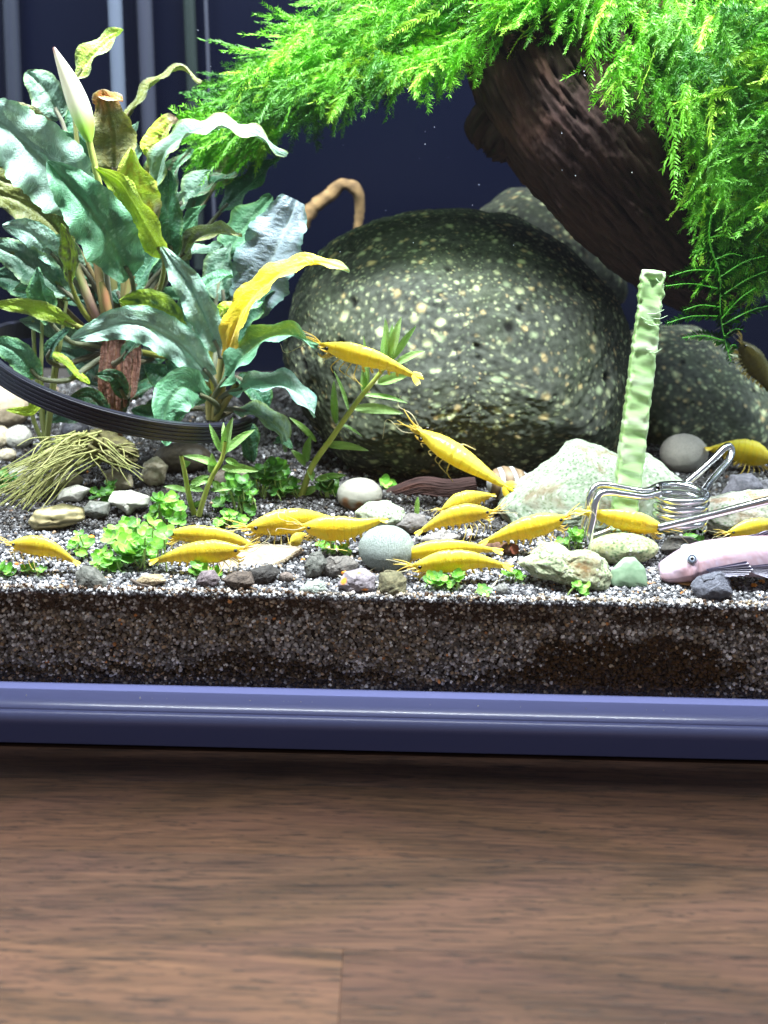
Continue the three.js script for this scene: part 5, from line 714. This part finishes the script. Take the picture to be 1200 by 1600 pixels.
// ---------------------------------------------------------------- pale fish
{
  const z0 = -0.0235, at = P(1115, 880, z0), m = mpp(at), t = thing('fish', 'pale pink sucker-mouthed fish resting on the gravel at the right edge', 'fish', null, at);
  const yaw = -0.16; t.quaternion.copy(CQ).multiply(new THREE.Quaternion().setFromEuler(new THREE.Euler(0.16, yaw, 0.01)));
  const S = (x, y) => [(x - 1115) * m, (880 - y) * m];               // photo pixels to the fish's own plane
  const top = [[1033, 897], [1032, 885], [1042, 875], [1066, 858], [1090, 848], [1120, 842], [1160, 836], [1200, 834], [1260, 838], [1330, 852], [1390, 866], [1420, 872]], bot = [[1033, 897], [1035, 906], [1050, 911], [1075, 909], [1095, 903], [1120, 899], [1160, 899], [1200, 900], [1260, 899], [1330, 893], [1390, 888], [1420, 886]];
  const lookup = (a, u) => { const f = u * (a.length - 1), i = min(a.length - 2, floor(f)), k = f - i, p0 = a[max(0, i - 1)], p1 = a[i], p2 = a[i + 1], p3 = a[min(a.length - 1, i + 2)], cr = (c) => 0.5 * (2 * p1[c] + (p2[c] - p0[c]) * k + (2 * p0[c] - 5 * p1[c] + 4 * p2[c] - p3[c]) * k * k + (3 * p1[c] - p0[c] - 3 * p2[c] + p3[c]) * k * k * k); return [cr(0), cr(1)]; };
  const n = 120, k = 44, pos = [], idx = [], col = [];
  const wid = (u) => (u < 0.3 ? 0.0085 * pow(u / 0.3, 0.45) : 0.0085 * (1 - 0.85 * pow((u - 0.3) / 0.7, 1.25)));
  for (let i = 0; i <= n; i++) { const u = pow(i / n, 1.25), a = S(...lookup(top, u)), b = S(...lookup(bot, u)), w = wid(u) + 0.0004;
    for (let j = 0; j <= k; j++) { const q = j / k * 2 * PI, c = cos(q), s = sin(q), cc = c < 0 ? -pow(-c, 0.7) : c, gc = 0.345 + 0.03 * c - 0.02 * c * c, f = 1 + 0.012 * noise(u * 40, c * 5, s * 5) + (u > 0.34 ? 0.018 * (worley(u * 46, c * 3.4, s * 3.4)[0] - 0.45) : 0.012 * noise(u * 60, c * 9, s * 9)) - 0.07 * exp(-(((u - gc) / 0.010) ** 2)) * sst(0.75, 0.3, c) + 0.05 * exp(-(((u - gc + 0.045) / 0.035) ** 2)) * sst(0.6, -0.2, c) + 0.06 * exp(-(((u - 0.245) / 0.03) ** 2) - ((c - 0.25) / 0.3) ** 2);
      const x = lerp(b[0], a[0], (cc + 1) / 2), y = lerp(b[1], a[1], (cc + 1) / 2), z = s * w * f * (c < 0 ? 1.05 : 1) * (u < 0.02 ? 0.8 : 1); pos.push(x, y, z);
      const mo = fbm(u * 26, c * 3, s * 3, 4), fl = clamp(0.5 + 0.9 * fbm(u * 7 + 3, c * 1.6, s * 1.6, 3)); let ck = clamp(1.25 - abs(u - 0.22) * 4.5) * sst(0.5, -0.4, c); let e = mix3([0.60, 0.55, 0.64], [0.72, 0.40, 0.40], clamp(fl * 0.7 - 0.2 + 0.55 * ck)); e = mix3(e, [0.50, 0.48, 0.64], clamp(mo * 2.2) * (1 - ck)); if (u < 0.05) e = mix3(e, [0.56, 0.45, 0.50], 0.7); const pl = worley(u * 70, c * 6, s * 6); e = mix3(e, [0.46, 0.28, 0.29], u > 0.24 ? 0.5 * sst(0.3, 0.6, pl[0]) : 0.15 * sst(0.3, 0.6, pl[0])); col.push(...e); } }
  for (let i = 0; i < n; i++) for (let j = 0; j < k; j++) { const a = i * (k + 1) + j; idx.push(a, a + 1, a + k + 2, a, a + k + 2, a + k + 1); }
  const g = new THREE.BufferGeometry(); g.setIndex(idx); g.setAttribute('position', new THREE.Float32BufferAttribute(pos, 3)); g.setAttribute('color', new THREE.Float32BufferAttribute(col, 3)); g.computeVertexNormals(); mesh('body', g, phy({ vertexColors: true, color: new THREE.Color(0.60, 0.56, 0.585), roughness: 0.4, specularIntensity: 0.6, clearcoat: 0.3, clearcoatRoughness: 0.3 }), t);
  for (const s of [1, -1]) { const [ex, ey] = S(1083, 874), e = new THREE.Group(); e.name = 'eye'; t.add(e); e.position.set(ex - 0.0012, ey + 0.0017, s * 0.0080); if (s < 0) e.rotation.y = PI; const b = mesh('eyeball', ball(8), phy({ color: 0xb9c2cc, roughness: 0.12, clearcoat: 1, clearcoatRoughness: 0.05 }), e); b.scale.set(0.0016, 0.0014, 0.0010); const rg = mesh('iris', new THREE.TorusGeometry(0.00095, 0.00026, 8, 24), phy({ color: 0x4a5568, roughness: 0.3 }), e); rg.position.z = 0.00076; const pu = mesh('pupil', ball(6), eyeMat, e); pu.scale.set(0.0005, 0.0005, 0.0003); pu.position.z = 0.0009;
    e.rotation.x = -0.3; }
  const finMat = phy({ vertexColors: true, roughness: 0.35, transmission: 0.35, thickness: 0 });
  const fin = (name, root, tips, rays, zr, zt) => {                    // corrugated fan of rays from the root line to the edge
    const pos = [], col = [], idx = [], nr = rays * 6, m2 = 14; const L = (a, u) => { const f = u * (a.length - 1), i = min(a.length - 2, floor(f)); return [lerp(a[i][0], a[i + 1][0], f - i), lerp(a[i][1], a[i + 1][1], f - i)]; };
    for (let i = 0; i <= nr; i++) { const u = i / nr, a = S(...L(root, u)), b = S(...L(tips, u)), co = cos(i / 6 * 2 * PI); for (let j = 0; j <= m2; j++) { const v = j / m2; const zz = lerp(zr, zt, pow(v, 0.7)); pos.push(lerp(a[0], b[0], v) - 0.14 * zz, lerp(a[1], b[1], v) + 0.22 * zz, zz + 0.00026 * co * (0.3 + v)); const rr2 = sst(0.0, 0.9, co); col.push(...mix3([0.10, 0.105, 0.20], [0.66, 0.64, 0.74], rr2)); } }
    for (let i = 0; i < nr; i++) for (let j = 0; j < m2; j++) { const a = i * (m2 + 1) + j; idx.push(a, a + 1, a + m2 + 2, a, a + m2 + 2, a + m2 + 1); }
    const g = new THREE.BufferGeometry(); g.setIndex(idx); g.setAttribute('position', new THREE.Float32BufferAttribute(pos, 3)); g.setAttribute('color', new THREE.Float32BufferAttribute(col, 3)); g.computeVertexNormals(); mesh(name, g, finMat, t);
  };
  fin('pectoral_fin', [[1104, 890], [1112, 898]], [[1162, 876], [1172, 888], [1166, 898], [1140, 901]], 8, 0.0088, 0.0128);
  fin('pelvic_fin', [[1165, 884], [1172, 894]], [[1240, 872], [1262, 890], [1250, 906], [1215, 908]], 8, 0.0086, 0.0132);
  fin('pectoral_fin', [[1104, 890], [1112, 898]], [[1150, 880], [1160, 890], [1156, 898], [1140, 901]], 8, -0.0078, -0.0125);
  fin('dorsal_fin', [[1138, 843], [1230, 839]], [[1158, 838], [1200, 824], [1250, 806], [1285, 812], [1282, 826]], 9, 0.0, 0.0006);
  fin('tail_fin', [[1412, 870], [1412, 890]], [[1500, 835], [1510, 880], [1495, 925]], 10, 0, 0);
  const mo = mesh('mouth', paint(ball(10), (x, y, z) => mix3([0.14, 0.06, 0.015], [0.3, 0.15, 0.05], clamp(0.5 + noise(x * 9, y * 9, z * 9)))), slickMat, t); const [mx, my] = S(1078, 906); mo.position.set(mx, my, 0.0030); mo.scale.set(0.0048, 0.0010, 0.0052);
}
// ---------------------------------------------------------------- steel spring and cucumber
{
  const t = thing('steel_spring', 'bent stainless steel wire spring holding food beside the big pale stone', 'spring', null, P(1065, 830, -0.062)), steel = phy({ color: new THREE.Color(0.78, 0.79, 0.8), metalness: 1, roughness: 0.16 }), rw = 0.00125;
  const W = (name, a, seg = 80) => { const pts = a.map(([x, y, z]) => P(x, y, -(z - 15) / 1000)); const c = new THREE.CatmullRomCurve3(pts, false, 'centripetal'); placed(name, tube(c.getPoints(a.length * 6), rw, rw, seg, 12), steel, t.position, t); };
  const c0 = P(1066, 771, -0.048), R = 38 * mpp(c0), coil = []; const turns = 4.6, drop = 62 * mpp(c0) / turns / cos(0.3);
  for (let i = 0; i <= 110; i++) { const a = PI * 0.95 - i / 110 * turns * 2 * PI; coil.push(V(c0.x + R * cos(a), c0.y + 0.0012 - i / 110 * turns * drop * 0.93, c0.z - R * sin(a) * 0.95)); }
  placed('coil', tube(coil, rw, rw, 260, 12), steel, t.position, t);
  W('upper_arm', [[1031, 771, 62], [1008, 776, 60], [975, 772, 58], [952, 769, 57], [938, 772, 56], [931, 784, 55], [926, 812, 54], [921, 838, 53], [924, 850, 53], [938, 852, 53], [982, 841, 52]]);
  W('upper_arm', [[1078, 757, 74], [1048, 757, 72], [1030, 759, 68], [1008, 768, 64], [985, 765, 64], [945, 758, 64], [932, 760, 64], [924, 771, 63], [918, 800, 62], [912, 828, 61], [914, 838, 61], [928, 838, 61], [954, 829, 61]]);
  W('loop', [[1070, 757, 74], [1090, 740, 76], [1118, 714, 80], [1132, 700, 82], [1139, 697, 83], [1143, 703, 83], [1140, 716, 81], [1125, 735, 76], [1108, 755, 70], [1100, 768, 64]]);
  W('long_rod', [[1030, 824, 52], [1060, 817, 50], [1110, 805, 46], [1160, 792, 42], [1215, 778, 38], [1300, 757, 32]]);
}
{
  const a = P(972, 828, -0.0555), b = P(1021, 424, -0.062), t = thing('cucumber_strip', 'upright pale green strip of cucumber with ragged top beside the steel spring', 'food', null, a), Y = b.clone().sub(a), L = Y.length(); Y.normalize();
  const Xv = RIGHT.clone().addScaledVector(Y, -RIGHT.dot(Y)).normalize(), Zv = Xv.clone().cross(Y), w = 20.5 * mpp(a), d = 0.0032, n = 150, k = 28, pos = [], idx = [], col = [];
  for (let i = 0; i <= n; i++) { const u = i / n; for (let j = 0; j <= k; j++) { const q = j / k * 2 * PI, cx = Math.sign(cos(q)) * pow(abs(cos(q)), 0.35), cz = Math.sign(sin(q)) * pow(abs(sin(q)), 0.45), cell = sin(u * 46 + 2.2 * noise(u * 12, cx, 2)), hole = sst(0.62, 0.95, u), wv = 0.00018 * cell + 0.0006 * noise(u * 30, cx * 1.5, cz + 4), tear = hole * 0.0022 * max(0, noise(u * 22, cx * 2 + 3, 7));
      const ww = (w * (1 - 0.12 * u) + 0.0009 * fbm(u * 40, cx * 2, 1, 4) * (1 + hole)), top = i === n ? 0.0006 * noise(cx * 2, 2, cz) : 0;
      const p = Xv.clone().multiplyScalar(cx * ww).addScaledVector(Y, u * L + top + (u > 0.97 ? 0.0007 * noise(cx * 1.5, 5, 5) : 0)).addScaledVector(Zv, cz * max(0.0006, d * (1 - 0.45 * u) + wv - tear)); pos.push(p.x, p.y, p.z);
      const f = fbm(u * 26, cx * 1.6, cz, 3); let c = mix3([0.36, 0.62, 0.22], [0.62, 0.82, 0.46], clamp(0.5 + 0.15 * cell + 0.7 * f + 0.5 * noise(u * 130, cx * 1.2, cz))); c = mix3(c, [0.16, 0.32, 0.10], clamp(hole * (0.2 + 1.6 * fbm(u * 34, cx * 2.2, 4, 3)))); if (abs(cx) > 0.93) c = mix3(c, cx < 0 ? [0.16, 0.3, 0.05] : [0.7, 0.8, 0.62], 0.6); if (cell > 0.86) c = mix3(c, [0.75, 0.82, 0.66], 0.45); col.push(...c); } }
  for (let i = 0; i < n; i++) for (let j = 0; j < k; j++) { const s = i * (k + 1) + j; idx.push(s, s + 1, s + k + 2, s, s + k + 2, s + k + 1); }
  const base = pos.length / 3; for (const i of [0, n]) { const p = Y.clone().multiplyScalar(i ? L + 0.0005 : 0); pos.push(p.x, p.y, p.z); col.push(0.4, 0.6, 0.3); const c = base + (i ? 1 : 0); for (let j = 0; j < k; j++) { const s = i * (k + 1) + j; i ? idx.push(c, s, s + 1) : idx.push(c, s + 1, s); } }
  const g = new THREE.BufferGeometry(); g.setIndex(idx); g.setAttribute('position', new THREE.Float32BufferAttribute(pos, 3)); g.setAttribute('color', new THREE.Float32BufferAttribute(col, 3)); g.computeVertexNormals();
  mesh('flesh', g, phy({ vertexColors: true, roughness: 0.32, transmission: 0.35, thickness: 0, clearcoat: 0.4, clearcoatRoughness: 0.2 }), t);
  const r = rngOf(8); for (let q = 0; q < 8; q++) { const u = rr(0.66, 0.99, r), s = rr(-0.9, 0.6, r), o = Y.clone().multiplyScalar(u * L).addScaledVector(Xv, s * w * 0.8).addScaledVector(Zv, d * (1 - 0.45 * u) + 0.0002), e = o.clone().addScaledVector(Xv, rr(0.002, 0.006, r)).addScaledVector(Y, rr(-0.0015, 0.0025, r)).addScaledVector(Zv, rr(0, 0.0012, r)); mesh('torn_fibre', paint(tube([o, o.clone().lerp(e, 0.5).addScaledVector(Y, -0.0006).addScaledVector(Zv, 0.0006), e], 0.00018, 0.00008, 10, 6), () => [0.40, 0.55, 0.34]), limbMat, t); }
}
// ---------------------------------------------------------------- fine loose things
{
  const r = rngOf(123), q = ball(1), n = 80, im = new THREE.InstancedMesh(q, std({ color: 0xcfd8e6, roughness: 0.6 }), n); im.name = numbered('water_specks'); const e = new THREE.Euler(), Q = new THREE.Quaternion();
  for (let i = 0; i < n; i++) { const z = rr(-0.05, -0.2, r), s = rr(0.00006, 0.00021, r); e.set(r() * 6, r() * 6, 0); im.setMatrixAt(i, new THREE.Matrix4().compose(P(rr(280, 1000, r), rr(0, 420, r), z), Q.setFromEuler(e), V(s, s, s * 0.6))); }
  tag(im, 'tiny pale specks drifting in the water', null, null, 'stuff'); scene.add(im);
  const dn = 16, du = new THREE.InstancedMesh(q, std({ color: 0xb9b4ac, roughness: 0.9 }), dn); du.name = numbered('dust_specks');
  for (let i = 0; i < dn; i++) { const onTrim = i < 16, x = rr(-0.11, 0.11, r), z = onTrim ? 0.0035 : rr(0.014, 0.1, r), s = rr(0.00005, onTrim ? 0.0002 : 0.00016, r); e.set(r() * 6, r() * 6, 0); du.setMatrixAt(i, new THREE.Matrix4().compose(V(x, onTrim ? P(600, 1100, 0.0035).y + 0.0001 : 0.0001, z), Q.setFromEuler(e), V(s * rr(1, 3, r), s, s))); }
  tag(du, 'tiny pale dust specks on the dark trim and the table top', null, null, 'stuff'); scene.add(du);
  const hair = (name, label, pts, w, c) => tag(placed(name, paint(tube(pts, w, w * 0.6, 40, 6), () => c), limbMat, pts[0].clone()), label, 'rootlet');
  const g2 = (x, y, h = 0.0012) => { const p = G(x, y); p.y += h; return p; };
  hair('rootlet', 'white thread-like rootlet lying on the gravel below the round grey pebble', [g2(515, 893), g2(530, 906), g2(555, 914), g2(580, 914), g2(600, 920), g2(612, 932)], 0.0003, [0.7, 0.66, 0.55]);
  hair('rootlet', 'pale curved rootlet on the gravel under the front overlapping shrimp', [g2(760, 932), g2(775, 915), g2(786, 900), g2(780, 890)], 0.0003, [0.6, 0.56, 0.4]);
  hair('rootlet', 'brown rootlet lying at the gravel edge below the cream shell', [g2(370, 918), g2(385, 922), g2(402, 928)], 0.00045, [0.16, 0.09, 0.04]);
  hair('rootlet', 'dark rootlet on the gravel below the tan flat stone', [g2(205, 912), g2(222, 920), g2(236, 922)], 0.0005, [0.08, 0.05, 0.03]);
  for (const [x, y, c, l] of [[537, 905, [0.8, 0.25, 0.02], 'orange granule on the purple-grey stone'], [1178, 918, [0.8, 0.28, 0.03], 'orange granule on the gravel at the right edge'], [1190, 912, [0.75, 0.3, 0.06], 'orange granule beside another at the right edge'], [143, 842, [0.8, 0.32, 0.04], 'orange granule right of the carpet sprig by the leftmost shrimp']]) { const b = ball(8), p = b.attributes.position; for (let i = 0; i < p.count; i++) { const f = 0.0009 * (1 + 0.3 * noise(p.getX(i) * 2, p.getY(i) * 2, p.getZ(i) * 2 + x)); p.setXYZ(i, p.getX(i) * f, p.getY(i) * f * 0.8, p.getZ(i) * f); } b.computeVertexNormals(); const m = mesh('food_granule', paint(b, () => c), slickMat); m.position.copy(G(x, y)); m.position.y += x === 537 ? 0.0022 : 0.0006; tag(m, l, 'granule', 'orange granules on the gravel'); }
}
renderer.render(scene, camera);
